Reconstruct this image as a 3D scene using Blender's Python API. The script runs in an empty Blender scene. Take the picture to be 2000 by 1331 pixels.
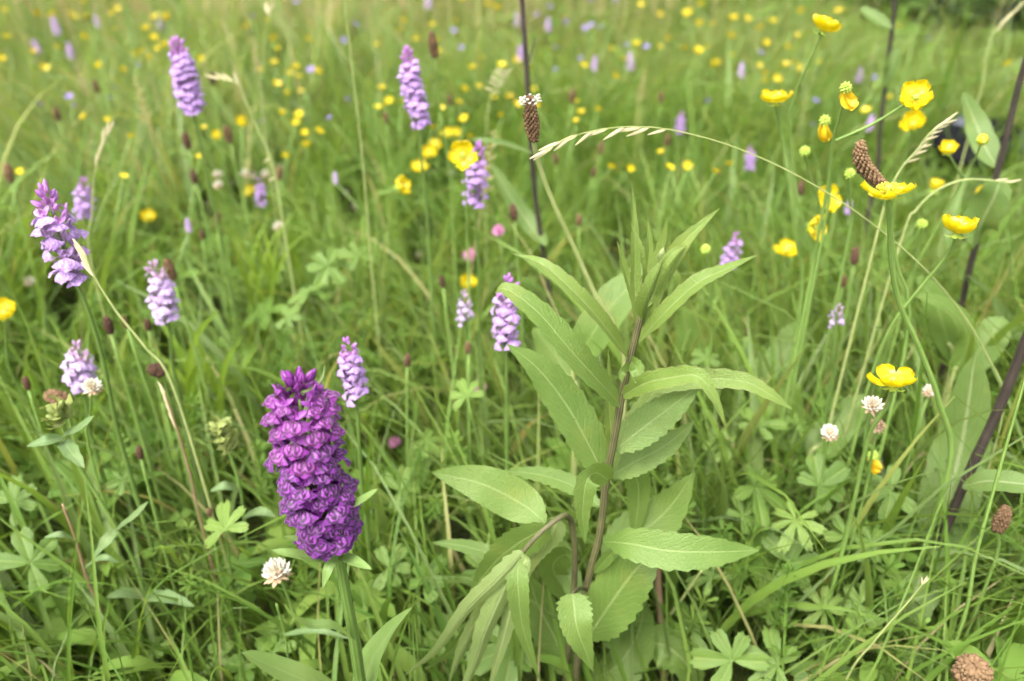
import bpy, math, random
import numpy as np
from mathutils import Vector, Matrix, Quaternion

# ------------------------------------------------------------------ camera, sky, sun, exposure
scene = bpy.context.scene
COL = scene.collection
R_ = math.radians
LENS, PITCH, CAM_H = 28.0, R_(30.0), 0.58
cam_d = bpy.data.cameras.new('camera')
cam_d.lens = LENS; cam_d.sensor_width = 36.0
cam_d.clip_start = 0.01; cam_d.clip_end = 2000.0
cam_d.dof.use_dof = True
cam_d.dof.focus_distance = 0.445
cam_d.dof.aperture_fstop = 5.0
cam = bpy.data.objects.new('camera', cam_d); COL.objects.link(cam)
cam.location = (0, 0, CAM_H); cam.rotation_euler = (R_(90) - PITCH, 0, 0)
scene.camera = cam

SUN_EL, SUN_AZ = R_(58), R_(215)          # high, behind the camera's left shoulder, veiled by cloud
world = bpy.data.worlds.new('World'); scene.world = world; world.use_nodes = True
wn = world.node_tree.nodes; wl = world.node_tree.links
for n in list(wn): wn.remove(n)
w_out = wn.new('ShaderNodeOutputWorld'); w_bg = wn.new('ShaderNodeBackground')
w_sky = wn.new('ShaderNodeTexSky'); w_sky.sky_type = 'NISHITA'; w_sky.sun_disc = False
w_sky.sun_elevation = SUN_EL; w_sky.sun_rotation = SUN_AZ
w_sky.air_density = 1.0; w_sky.dust_density = 4.0; w_sky.ozone_density = 1.0
w_hs = wn.new('ShaderNodeHueSaturation'); w_hs.inputs['Saturation'].default_value = 0.22
wl.new(w_sky.outputs[0], w_hs.inputs['Color']); wl.new(w_hs.outputs[0], w_bg.inputs['Color'])
w_bg.inputs['Strength'].default_value = 0.15
wl.new(w_bg.outputs[0], w_out.inputs['Surface'])

sun_d = bpy.data.lights.new('sun', 'SUN'); sun_d.energy = 1.5; sun_d.angle = R_(28); sun_d.color = (1.0, 0.965, 0.9)
sun = bpy.data.objects.new('sun', sun_d); COL.objects.link(sun)
sd = Vector((math.sin(SUN_AZ) * math.cos(SUN_EL), math.cos(SUN_AZ) * math.cos(SUN_EL), math.sin(SUN_EL)))
sun.rotation_euler = sd.to_track_quat('Z', 'Y').to_euler()
sun.location = sd * 20

scene.view_settings.view_transform = 'Standard'; scene.view_settings.look = 'None'
scene.view_settings.gamma = 1.0; scene.view_settings.use_curve_mapping = False
scene.view_settings.exposure = 2.25
scene.render.engine = 'CYCLES'
scene.cycles.max_bounces = 5; scene.cycles.diffuse_bounces = 3; scene.cycles.glossy_bounces = 2
scene.cycles.transmission_bounces = 4; scene.cycles.transparent_max_bounces = 4
scene.cycles.use_denoising = True
scene.cycles.use_adaptive_sampling = True; scene.cycles.adaptive_threshold = 0.035

rng = random.Random(7)
nrng = np.random.default_rng(11)

# ------------------------------------------------------------------ picture <-> place helpers
FPX = LENS / 36.0 * 2000.0
CP, SP = math.cos(PITCH), math.sin(PITCH)
def P(px, py, d):
    u = (px - 1000) / FPX; v = (py - 665.5) / FPX
    return Vector((d * u, d * (CP - v * SP), CAM_H - d * (SP + v * CP)))
def PF(px, py, F):                       # the point of that sight line in the upright plane F metres ahead
    v = (py - 665.5) / FPX
    return P(px, py, F / (CP - v * SP))
def Fof(py, d): return d * (CP - (py - 665.5) / FPX * SP)
def project(xyz):                        # numpy (n,3) -> px, py, depth
    y = xyz[:, 1]; z = xyz[:, 2] - CAM_H
    d = y * CP - z * SP
    vv = (-y * SP - z * CP)
    dd = np.where(d > 1e-4, d, 1e-4)
    return 1000 + FPX * xyz[:, 0] / dd, 665.5 + FPX * vv / dd, d
def toward_cam(p): return (Vector((0, 0, CAM_H)) - p).normalized()

# clearance: blades of the meadow do not cross in front of the flowers that stand free in the photo
CLR = np.zeros((167, 251), dtype=np.float32)         # 8-pixel cells
CLR[:, :] = 0.50
def clear(px, py, r, d):
    x0, x1 = int(max(0, (px - r) // 8)), int(min(250, (px + r) // 8 + 1))
    y0, y1 = int(max(0, (py - r) // 8)), int(min(166, (py + r) // 8 + 1))
    if x1 > x0 and y1 > y0: CLR[y0:y1, x0:x1] = np.maximum(CLR[y0:y1, x0:x1], d)
def clear_box(x0, y0, x1, y1, d):
    CLR[int(y0 // 8):int(y1 // 8) + 1, int(x0 // 8):int(x1 // 8) + 1] = np.maximum(CLR[int(y0 // 8):int(y1 // 8) + 1, int(x0 // 8):int(x1 // 8) + 1], d)

def vnoise(x, y, seed, freq):            # smooth value noise, numpy
    g = np.random.default_rng(seed).random((64, 64))
    X = x * freq + 100; Y = y * freq + 100
    i = np.floor(X).astype(int); j = np.floor(Y).astype(int)
    fx = X - i; fy = Y - j
    fx = fx * fx * (3 - 2 * fx); fy = fy * fy * (3 - 2 * fy)
    a = g[i % 64, j % 64]; b = g[(i + 1) % 64, j % 64]; c = g[i % 64, (j + 1) % 64]; d = g[(i + 1) % 64, (j + 1) % 64]
    return (a * (1 - fx) + b * fx) * (1 - fy) + (c * (1 - fx) + d * fx) * fy

def ground_z(x, y):
    return 0.02 * (vnoise(np.asarray(x, float), np.asarray(y, float), 3, 0.9) - 0.5) * 2
def gz(x, y): return float(ground_z(np.array([x]), np.array([y]))[0])

# ------------------------------------------------------------------ materials
def s2l(c):
    return tuple(((v / 255) / 12.92 if v / 255 <= 0.04045 else ((v / 255 + 0.055) / 1.055) ** 2.4) for v in c)
class NT:
    def __init__(s, name):
        s.m = bpy.data.materials.new(name); s.m.use_nodes = True
        s.t = s.m.node_tree; s.n = s.t.nodes; s.l = s.t.links
        for n in list(s.n): s.n.remove(n)
        s.out = s.n.new('ShaderNodeOutputMaterial')
    def node(s, typ, **kw):
        n = s.n.new(typ)
        for k, v in kw.items(): setattr(n, k, v)
        return n
    def put(s, sock, val):
        if isinstance(val, bpy.types.NodeSocket): s.l.new(val, sock)
        elif isinstance(val, (tuple, list)): sock.default_value = (tuple(val) + (1.0,))[:len(sock.default_value)]
        else: sock.default_value = val
    def math(s, op, a, b=None, c=None, clamp=False):
        n = s.node('ShaderNodeMath', operation=op, use_clamp=clamp)
        for i, v in enumerate((a, b, c)):
            if v is not None: s.put(n.inputs[i], v)
        return n.outputs[0]
    def mix(s, fac, a, b):
        n = s.node('ShaderNodeMix', data_type='RGBA')
        s.put(n.inputs[0], fac); s.put(n.inputs[6], a); s.put(n.inputs[7], b)
        return n.outputs[2]
    def noise(s, scale, vec=None, detail=3, rough=0.5):
        n = s.node('ShaderNodeTexNoise'); n.inputs['Scale'].default_value = scale
        n.inputs['Detail'].default_value = detail; n.inputs['Roughness'].default_value = rough
        if vec is not None: s.l.new(vec, n.inputs['Vector'])
        return n.outputs['Fac']
    def ramp(s, fac, stops):
        n = s.node('ShaderNodeValToRGB'); e = n.color_ramp.elements
        while len(e) < len(stops): e.new(0.5)
        for k, (p, c) in enumerate(stops):
            e[k].position = p; e[k].color = (tuple(c) + (1.0,))[:4]
        s.put(n.inputs[0], fac); return n.outputs[0]
    def range(s, v, a, b, c=0.0, d=1.0):
        n = s.node('ShaderNodeMapRange'); n.clamp = True
        for i, x in enumerate((v, a, b, c, d)): s.put(n.inputs[i], x)
        return n.outputs[0]
    def bump(s, h, strength=0.3, dist=0.001):
        n = s.node('ShaderNodeBump'); n.inputs['Strength'].default_value = strength; n.inputs['Distance'].default_value = dist
        s.l.new(h, n.inputs['Height']); return n.outputs[0]
    def finish(s, col, rough=0.5, spec=0.3, trans=0.0, tcol=None, normal=None, sheen=0.0):
        p = s.node('ShaderNodeBsdfPrincipled')
        s.put(p.inputs['Base Color'], col); s.put(p.inputs['Roughness'], rough)
        p.inputs['Specular IOR Level'].default_value = spec
        if sheen: p.inputs['Sheen Weight'].default_value = sheen
        if normal is not None: s.l.new(normal, p.inputs['Normal'])
        if trans > 0:
            t = s.node('ShaderNodeBsdfTranslucent'); s.put(t.inputs['Color'], tcol if tcol is not None else col)
            if normal is not None: s.l.new(normal, t.inputs['Normal'])
            mx = s.node('ShaderNodeMixShader'); mx.inputs[0].default_value = trans
            s.l.new(p.outputs[0], mx.inputs[1]); s.l.new(t.outputs[0], mx.inputs[2])
            s.l.new(mx.outputs[0], s.out.inputs['Surface'])
        else: s.l.new(p.outputs[0], s.out.inputs['Surface'])
        return s.m
def brighten(nt, col, f, warm=1.0):
    n = nt.node('ShaderNodeMix', data_type='RGBA', blend_type='MULTIPLY'); n.inputs[0].default_value = 1.0
    nt.put(n.inputs[6], col); nt.put(n.inputs[7], (f * warm, f, f * 0.6)); return n.outputs[2]

def mat_grass(name, stops, trans=0.4, rough=0.45, spec=0.35):
    k = NT(name)
    a = k.node('ShaderNodeAttribute', attribute_name='tint')
    c = k.ramp(a.outputs['Fac'], stops)
    g = k.node('ShaderNodeTexCoord')
    n = k.noise(60, g.outputs['Object'], 2)
    c = k.mix(k.range(n, 0.35, 0.7, 0.0, 0.35), c, k.mix(0.5, c, (0.16, 0.17, 0.035)))
    return k.finish(c, rough, spec, trans, brighten(k, c, 1.25, 1.1))

def mat_leaf(name, c1, c2, mid, trans=0.38, rough=0.5, spec=0.3, vein=0.5, margin=None, midw=0.035, spread=0.0):
    """broad leaf: midrib, slanting side veins and fine netted relief from the leaf's own UV"""
    k = NT(name)
    uv = k.node('ShaderNodeUVMap'); sep = k.node('ShaderNodeSeparateXYZ'); k.l.new(uv.outputs[0], sep.inputs[0])
    u, v = sep.outputs[0], sep.outputs[1]
    tc = k.node('ShaderNodeTexCoord')
    oi = k.node('ShaderNodeObjectInfo')
    n1 = k.noise(45, tc.outputs['Object'], 4, 0.6)
    fac = k.math('ADD', k.math('MULTIPLY', k.range(n1, 0.3, 0.7), 0.6), k.math('MULTIPLY', oi.outputs['Random'], 0.4 + spread))
    c = k.mix(k.math('MINIMUM', fac, 1.0), c1, c2)
    au = k.math('ABSOLUTE', k.math('SUBTRACT', u, 0.5))
    midm = k.range(au, midw * 0.4, midw, 1.0, 0.0)
    ph = k.math('SUBTRACT', k.math('MULTIPLY', v, 13.0), k.math('MULTIPLY', au, 7.0))
    ph = k.math('ADD', ph, k.math('MULTIPLY', k.noise(5, uv.outputs[0], 2), 1.5))
    sv = k.math('ABSOLUTE', k.math('SUBTRACT', k.math('FRACT', ph), 0.5))
    svm = k.range(sv, 0.03, 0.12, 1.0, 0.0)
    vor = k.node('ShaderNodeTexVoronoi', feature='DISTANCE_TO_EDGE'); vor.inputs['Scale'].default_value = 420
    k.l.new(tc.outputs['Object'], vor.inputs['Vector'])
    net = k.range(vor.outputs['Distance'], 0.0, 0.25, 0.0, 1.0)
    c = k.mix(k.math('MULTIPLY', k.math('SUBTRACT', 1.0, net), 0.16 * vein), c, k.mix(0.5, c, (0.03, 0.06, 0.01)))
    c = k.mix(k.math('MULTIPLY', svm, 0.30 * vein), c, mid)
    c = k.mix(k.math('MULTIPLY', midm, 0.75), c, mid)
    n3 = k.noise(28, tc.outputs['Object'], 5, 0.7); n4 = k.noise(230, tc.outputs['Object'], 2)
    c = k.mix(k.range(n3, 0.56, 0.72, 0.0, 0.28), c, k.mix(0.6, c, (0.30, 0.27, 0.06)))       # yellowing patches
    c = k.mix(k.range(n4, 0.74, 0.78, 0.0, 0.7), c, (0.10, 0.07, 0.03))                        # small brown specks
    if margin is not None:
        c = k.mix(k.range(au, 0.475, 0.498, 0.0, 0.7), c, margin)
    h = k.math('ADD', k.math('MULTIPLY', net, 0.5), k.math('MULTIPLY', k.math('ADD', svm, midm), -0.8))
    nm = k.bump(h, min(1.0, 0.75 * vein + 0.05), 0.0007)
    return k.finish(c, rough, spec, trans, brighten(k, c, 1.2, 1.05), nm)

def mat_plain(name, c1, c2, scale=60, rough=0.55, spec=0.3, trans=0.0, rnd=0.4, bump=0.0, tf=1.2):
    k = NT(name)
    tc = k.node('ShaderNodeTexCoord'); oi = k.node('ShaderNodeObjectInfo')
    n = k.noise(scale, tc.outputs['Object'], 3)
    f = k.math('ADD', k.math('MULTIPLY', k.range(n, 0.3, 0.7), 1 - rnd), k.math('MULTIPLY', oi.outputs['Random'], rnd))
    c = k.mix(f, c1, c2)
    nm = k.bump(n, bump, 0.001) if bump else None
    return k.finish(c, rough, spec, trans, brighten(k, c, tf) if trans else None, nm)

def mat_stem(name, c1, c2, ridge=0.5, rough=0.6, ribs=14):
    k = NT(name)
    uv = k.node('ShaderNodeUVMap'); sep = k.node('ShaderNodeSeparateXYZ'); k.l.new(uv.outputs[0], sep.inputs[0])
    tc = k.node('ShaderNodeTexCoord')
    w = k.math('ADD', k.math('MULTIPLY', k.math('SINE', k.math('MULTIPLY', sep.outputs[0], 6.2832 * ribs)), 0.5), 0.5)
    n = k.noise(70, tc.outputs['Object'], 4)
    f = k.math('ADD', k.math('MULTIPLY', w, ridge), k.math('MULTIPLY', k.range(n, 0.3, 0.7), 1 - ridge))
    c = k.mix(f, c1, c2)
    return k.finish(c, rough, 0.3, 0.0, None, k.bump(w, 0.5, 0.0006))

def mat_lip(name, base, pale, dark, bold=1.0):
    k = NT(name)
    uv = k.node('ShaderNodeUVMap'); oi = k.node('ShaderNodeObjectInfo'); tc = k.node('ShaderNodeTexCoord')
    off = k.node('ShaderNodeCombineXYZ'); k.put(off.inputs[0], k.math('MULTIPLY', oi.outputs['Random'], 17.0)); k.put(off.inputs[1], k.math('MULTIPLY', oi.outputs['Random'], 31.0))
    add = k.node('ShaderNodeVectorMath', operation='ADD'); k.l.new(uv.outputs[0], add.inputs[0]); k.l.new(off.outputs[0], add.inputs[1])
    nz = k.node('ShaderNodeTexNoise'); nz.inputs['Scale'].default_value = 5.0; nz.inputs['Detail'].default_value = 2; k.l.new(add.outputs[0], nz.inputs['Vector'])
    sub = k.node('ShaderNodeVectorMath', operation='SUBTRACT'); k.l.new(nz.outputs['Color'], sub.inputs[0]); sub.inputs[1].default_value = (0.5, 0.5, 0.5)
    sc = k.node('ShaderNodeVectorMath', operation='SCALE'); k.l.new(sub.outputs[0], sc.inputs[0]); sc.inputs['Scale'].default_value = 0.16
    ad2 = k.node('ShaderNodeVectorMath', operation='ADD'); k.l.new(uv.outputs[0], ad2.inputs[0]); k.l.new(sc.outputs[0], ad2.inputs[1])
    sep = k.node('ShaderNodeSeparateXYZ'); k.l.new(ad2.outputs[0], sep.inputs[0])
    x = k.math('SUBTRACT', sep.outputs[0], 0.5); v = sep.outputs[1]; ax = k.math('ABSOLUTE', x)
    def ell(xx, cx, rx, cy, ry):
        a = k.math('DIVIDE', k.math('SUBTRACT', xx, cx), rx); b = k.math('DIVIDE', k.math('SUBTRACT', v, cy), ry)
        return k.math('SQRT', k.math('ADD', k.math('MULTIPLY', a, a), k.math('MULTIPLY', b, b)))
    def line(e, w): return k.range(k.math('ABSOLUTE', k.math('SUBTRACT', e, 1.0)), w * 0.45, w, 1.0, 0.0)
    e1 = ell(ax, 0.130, 0.175, 0.46, 0.36)
    e2 = ell(ax, 0.115, 0.062, 0.40, 0.24)
    l1 = line(e1, 0.24); l2 = line(e2, 0.62)
    mid = k.math('MULTIPLY', k.range(ax, 0.012, 0.035, 1.0, 0.0), k.range(v, 0.45, 0.6, 1.0, 0.0))
    vo = k.node('ShaderNodeTexVoronoi'); vo.inputs['Scale'].default_value = 8.5; k.l.new(add.outputs[0], vo.inputs['Vector'])
    dots = k.math('MULTIPLY', k.range(vo.outputs['Distance'], 0.27, 0.42, 1.0, 0.0), k.range(e1, 1.25, 1.4, 0.0, 1.0))
    f = k.math('MAXIMUM', k.math('MAXIMUM', l1, l2), k.math('MAXIMUM', mid, dots))
    inner = k.range(e1, 0.7, 1.2, 1.0, 0.0)
    n = k.noise(300, tc.outputs['Object'], 2)
    b = k.mix(k.math('MULTIPLY', inner, 0.75), base, pale)
    b = k.mix(k.math('MULTIPLY', n, 0.25), b, pale)
    b = k.mix(k.range(e1, 1.75, 2.3, 0.0, 0.7), b, pale)
    b = k.mix(k.math('MULTIPLY', oi.outputs['Random'], 0.25), b, dark)
    c = k.mix(k.math('MULTIPLY', f, 0.95 * bold), b, dark)
    return k.finish(c, 0.5, 0.3, 0.25, c, k.bump(n, 0.15, 0.0004), sheen=0.2)

G = {}
G['soil'] = None
k = NT('meadow_soil'); tc = k.node('ShaderNodeTexCoord')
n1 = k.noise(9, tc.outputs['Object'], 6, 0.65); n2 = k.noise(140, tc.outputs['Object'], 4, 0.6)
c = k.mix(k.range(n1, 0.35, 0.65), (0.030, 0.048, 0.012), (0.075, 0.098, 0.022))
c = k.mix(k.range(n2, 0.45, 0.7, 0, 0.7), c, (0.055, 0.045, 0.018))
G['soil'] = k.finish(c, 0.95, 0.1, 0, None, k.bump(n2, 0.8, 0.02))

# meadow grass colours, straw to deep to glaucous green
G['grass'] = mat_grass('grass_blades', [(0.0, (0.058, 0.124, 0.019)), (0.3, (0.090, 0.172, 0.025)), (0.55, (0.134, 0.214, 0.035)),
                                        (0.78, (0.122, 0.180, 0.066)), (0.9, (0.20, 0.225, 0.050)), (1.0, (0.33, 0.29, 0.145))], 0.50, 0.5, 0.22)
G['cover'] = mat_grass('ground_cover_leaves', [(0.0, (0.055, 0.118, 0.017)), (0.5, (0.095, 0.175, 0.027)), (1.0, (0.140, 0.215, 0.040))], 0.38, 0.6, 0.15)
G['panicle'] = mat_grass('grass_panicles', [(0.0, (0.30, 0.25, 0.12)), (0.4, (0.38, 0.33, 0.16)), (0.7, (0.33, 0.23, 0.16)), (1.0, (0.27, 0.28, 0.10))], 0.3, 0.7, 0.15)
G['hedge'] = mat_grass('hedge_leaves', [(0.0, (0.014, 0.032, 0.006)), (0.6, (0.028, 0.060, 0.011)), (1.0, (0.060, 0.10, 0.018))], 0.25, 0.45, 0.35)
G['bark'] = mat_plain('hedge_bark', (0.010, 0.008, 0.006), (0.030, 0.025, 0.018), 40, 0.9, 0.1, bump=0.6)
G['knap'] = mat_leaf('knapweed_leaf', (0.092, 0.156, 0.028), (0.128, 0.190, 0.042), (0.20, 0.26, 0.09))
G['knap_young'] = mat_leaf('knapweed_young_leaf', (0.112, 0.174, 0.030), (0.145, 0.205, 0.044), (0.20, 0.25, 0.09), margin=(0.20, 0.13, 0.09), midw=0.05)
G['knap_pale'] = mat_leaf('knapweed_leaf_underside', (0.155, 0.215, 0.062), (0.19, 0.245, 0.085), (0.27, 0.31, 0.14), midw=0.06)
G['knap_stem'] = mat_stem('knapweed_stem', (0.030, 0.020, 0.014), (0.120, 0.120, 0.042), 0.6, ribs=9)
G['bud'] = mat_plain('knapweed_bud', (0.12, 0.16, 0.05), (0.19, 0.22, 0.09), 300, 0.7, 0.2)
G['old_stem'] = mat_stem('dark_old_stem', (0.016, 0.011, 0.009), (0.048, 0.035, 0.027), 0.4, 0.65, 10)
G['thistle_leaf'] = mat_leaf('thistle_leaf', (0.078, 0.135, 0.028), (0.112, 0.168, 0.042), (0.22, 0.26, 0.12), vein=0.4, midw=0.05)
G['orch_stem'] = mat_stem('orchid_stem', (0.065, 0.115, 0.022), (0.105, 0.160, 0.035), 0.5, 0.45, 8)
G['orch_leaf'] = mat_leaf('orchid_leaf', (0.140, 0.225, 0.060), (0.185, 0.265, 0.080), (0.21, 0.29, 0.10), vein=0.15)
G['bract'] = mat_leaf('orchid_bract', (0.13, 0.15, 0.07), (0.20, 0.24, 0.11), (0.17, 0.15, 0.12), vein=0.15)
G['h_petal'] = mat_plain('orchid_petal_dark', (0.078, 0.005, 0.112), (0.175, 0.026, 0.215), 120, 0.45, 0.35, 0.25, 0.5)
G['h_bud'] = mat_plain('orchid_bud_pink', (0.140, 0.018, 0.165), (0.215, 0.048, 0.245), 120, 0.45, 0.35, 0.25, 0.5)
G['h_lip'] = mat_lip('orchid_lip_dark', (0.105, 0.004, 0.148), (0.265, 0.052, 0.315), (0.020, 0.0008, 0.024))
G['h_lip_top'] = mat_lip('orchid_lip_young', (0.150, 0.010, 0.178), (0.30, 0.070, 0.32), (0.045, 0.0015, 0.040))
G['l_petal'] = mat_plain('orchid_petal_lilac', (0.27, 0.150, 0.345), (0.39, 0.255, 0.455), 120, 0.5, 0.3, 0.3, 0.5)
G['l_bud'] = mat_plain('orchid_bud_lilac', (0.33, 0.13, 0.40), (0.45, 0.22, 0.50), 120, 0.5, 0.3, 0.3, 0.5)
G['l_lip'] = mat_lip('orchid_lip_lilac', (0.33, 0.200, 0.42), (0.41, 0.30, 0.48), (0.15, 0.04, 0.24), 0.55)
G['p_petal'] = mat_plain('orchid_petal_pale', (0.31, 0.215, 0.38), (0.41, 0.31, 0.46), 120, 0.5, 0.3, 0.3, 0.5)
G['p_bud'] = mat_plain('orchid_bud_pale', (0.36, 0.22, 0.36), (0.45, 0.32, 0.45), 120, 0.5, 0.3, 0.3, 0.5)
G['p_lip'] = mat_lip('orchid_lip_pale', (0.37, 0.27, 0.44), (0.43, 0.35, 0.48), (0.25, 0.12, 0.34), 0.5)
G['yellow'] = mat_plain('buttercup_petal', (0.52, 0.385, 0.003), (0.58, 0.455, 0.008), 90, 0.32, 0.4, 0.40, 0.5, tf=1.0)
G['yellow_old'] = mat_plain('wilted_buttercup_petal', (0.50, 0.34, 0.008), (0.58, 0.44, 0.03), 90, 0.5, 0.3, 0.25, 0.5, tf=1.0)
G['stamen'] = mat_plain('buttercup_stamen', (0.62, 0.47, 0.02), (0.40, 0.42, 0.04), 400, 0.6, 0.2)
G['butter_stem'] = mat_stem('buttercup_stem', (0.105, 0.185, 0.035), (0.175, 0.255, 0.06), 0.3, 0.5, 6)
G['seed_green'] = mat_plain('green_seed_head', (0.20, 0.30, 0.035), (0.30, 0.38, 0.06), 300, 0.5, 0.3)
G['c_white'] = mat_plain('clover_white', (0.46, 0.43, 0.35), (0.56, 0.54, 0.48), 200, 0.6, 0.2, 0.2, 0.4, tf=1.0)
G['c_brown'] = mat_plain('clover_faded', (0.25, 0.17, 0.10), (0.40, 0.30, 0.20), 200, 0.7, 0.1, 0.15, 0.4)
G['c_pink'] = mat_plain('clover_pink', (0.42, 0.13, 0.30), (0.56, 0.27, 0.42), 200, 0.6, 0.2, 0.2, 0.4)
G['plant_head'] = mat_plain('plantain_head', (0.040, 0.021, 0.011), (0.175, 0.110, 0.058), 420, 0.8, 0.1)
G['plant_dark'] = mat_plain('plantain_dark_head', (0.034, 0.019, 0.012), (0.115, 0.064, 0.040), 420, 0.8, 0.1)
G['straw'] = mat_plain('dry_spikelet', (0.36, 0.31, 0.16), (0.55, 0.50, 0.34), 200, 0.6, 0.25, 0.2)
G['culm'] = mat_stem('grass_culm', (0.17, 0.215, 0.06), (0.29, 0.31, 0.12), 0.3, 0.5, 6)
G['red_stem'] = mat_stem('reddish_stem', (0.20, 0.10, 0.07), (0.28, 0.20, 0.11), 0.4, 0.5, 8)
G['dock'] = mat_leaf('dock_leaf', (0.080, 0.140, 0.022), (0.115, 0.175, 0.034), (0.16, 0.21, 0.06), vein=0.5, midw=0.035)
G['palm'] = mat_leaf('palmate_leaf', (0.060, 0.120, 0.015), (0.105, 0.172, 0.028), (0.15, 0.21, 0.05), vein=0.25, midw=0.06, spread=0.2)
G['palm_y'] = mat_leaf('palmate_leaf_fresh', (0.095, 0.165, 0.022), (0.135, 0.205, 0.036), (0.17, 0.23, 0.06), vein=0.25, midw=0.06, spread=0.2)
G['rattle'] = mat_leaf('rattle_leaf', (0.10, 0.165, 0.055), (0.14, 0.205, 0.08), (0.20, 0.26, 0.12), vein=0.4)
G['rattle_cup'] = mat_plain('rattle_calyx', (0.15, 0.19, 0.045), (0.23, 0.26, 0.08), 150, 0.55, 0.25, 0.3)
G['violet'] = mat_plain('violet_petal', (0.17, 0.13, 0.38), (0.27, 0.18, 0.42), 100, 0.5, 0.3, 0.25, 0.7)
G['bag_cloth'] = mat_plain('black_bag_cloth', (0.003, 0.003, 0.0035), (0.006, 0.006, 0.007), 250, 0.85, 0.06, bump=0.3)
G['bag_trim'] = mat_plain('bag_grey_trim', (0.008, 0.009, 0.013), (0.035, 0.042, 0.065), 200, 0.6, 0.3)
G['bag_shiny'] = mat_plain('bag_buckle', (0.32, 0.33, 0.38), (0.5, 0.5, 0.55), 200, 0.35, 0.5)

# ------------------------------------------------------------------ mesh building
class MB:
    def __init__(s): s.v = []; s.f = []; s.uv = []; s.mi = []
    def add(s, vs, fs, uvs=None, mi=0):
        o = len(s.v); s.v += [tuple(p) for p in vs]; s.f += [tuple(i + o for i in f) for f in fs]
        s.uv += (uvs if uvs else [(0.25, 0.5)] * len(vs)); s.mi += [mi] * len(fs)
        return s
    def data(s, name, mats, origin=None):
        if not isinstance(mats, (list, tuple)): mats = [mats]
        me = bpy.data.meshes.new(name)
        vs = s.v if origin is None else [(p[0] - origin[0], p[1] - origin[1], p[2] - origin[2]) for p in s.v]
        me.from_pydata(vs, [], s.f); ul = me.uv_layers.new(name='UVMap')
        li = np.empty(len(me.loops), dtype=np.int32); me.loops.foreach_get('vertex_index', li)
        ul.data.foreach_set('uv', np.array(s.uv, dtype=np.float32)[li].ravel())
        for m in mats: me.materials.append(m)
        me.polygons.foreach_set('material_index', np.array(s.mi, dtype=np.int32))
        me.polygons.foreach_set('use_smooth', np.ones(len(s.f), dtype=bool)); me.update()
        return me
def spline(cp, n):
    """Catmull-Rom through the control points, n+1 samples evenly in parameter"""
    cp = [Vector(c) for c in cp]
    if len(cp) == 1: cp = cp * 2
    pts = [cp[0] * 2 - cp[1]] + cp + [cp[-1] * 2 - cp[-2]]
    m = len(cp) - 1; out = []
    for i in range(n + 1):
        t = i / n * m; k_ = min(int(t), m - 1); t -= k_
        a, b, c, d = pts[k_:k_ + 4]
        out.append(0.5 * ((2 * b) + (c - a) * t + (2 * a - 5 * b + 4 * c - d) * t * t + (3 * b - a - 3 * c + d) * t ** 3))
    return out
def tube(mb, pts, r0, r1, ns=8, mi=0, cap=True, bulge=None):
    vs, fs, uvs = [], [], []; n = len(pts); up = Vector((0.31, 0.2, 0.93)); prev = None
    for i, p in enumerate(pts):
        t = (pts[min(i + 1, n - 1)] - pts[max(i - 1, 0)]).normalized()
        a = (prev - t * prev.dot(t)) if prev is not None else t.orthogonal()
        if a.length < 1e-6: a = t.orthogonal()
        a.normalize(); prev = a; b = t.cross(a); s = i / (n - 1)
        r = r0 + (r1 - r0) * s
        if bulge: r *= bulge(s)
        for j in range(ns + 1):
            an = 2 * math.pi * j / ns
            vs.append(p + (a * math.cos(an) + b * math.sin(an)) * r); uvs.append((j / ns, s * 4))
    w = ns + 1
    for i in range(n - 1):
        for j in range(ns): fs.append((i * w + j, i * w + j + 1, (i + 1) * w + j + 1, (i + 1) * w + j))
    if cap:
        for base, rev in ((0, True), ((n - 1) * w, False)):
            c = list(range(base, base + ns)); fs.append(tuple(reversed(c)) if rev else tuple(c))
    return mb.add(vs, fs, uvs, mi)
def lance(a=0.6, b=0.9, base=0.0):
    m = a / (a + b); mx = (m ** a) * ((1 - m) ** b)
    return lambda s: max(base * (1 - s), (s ** a) * ((1 - s) ** b) / mx)
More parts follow.
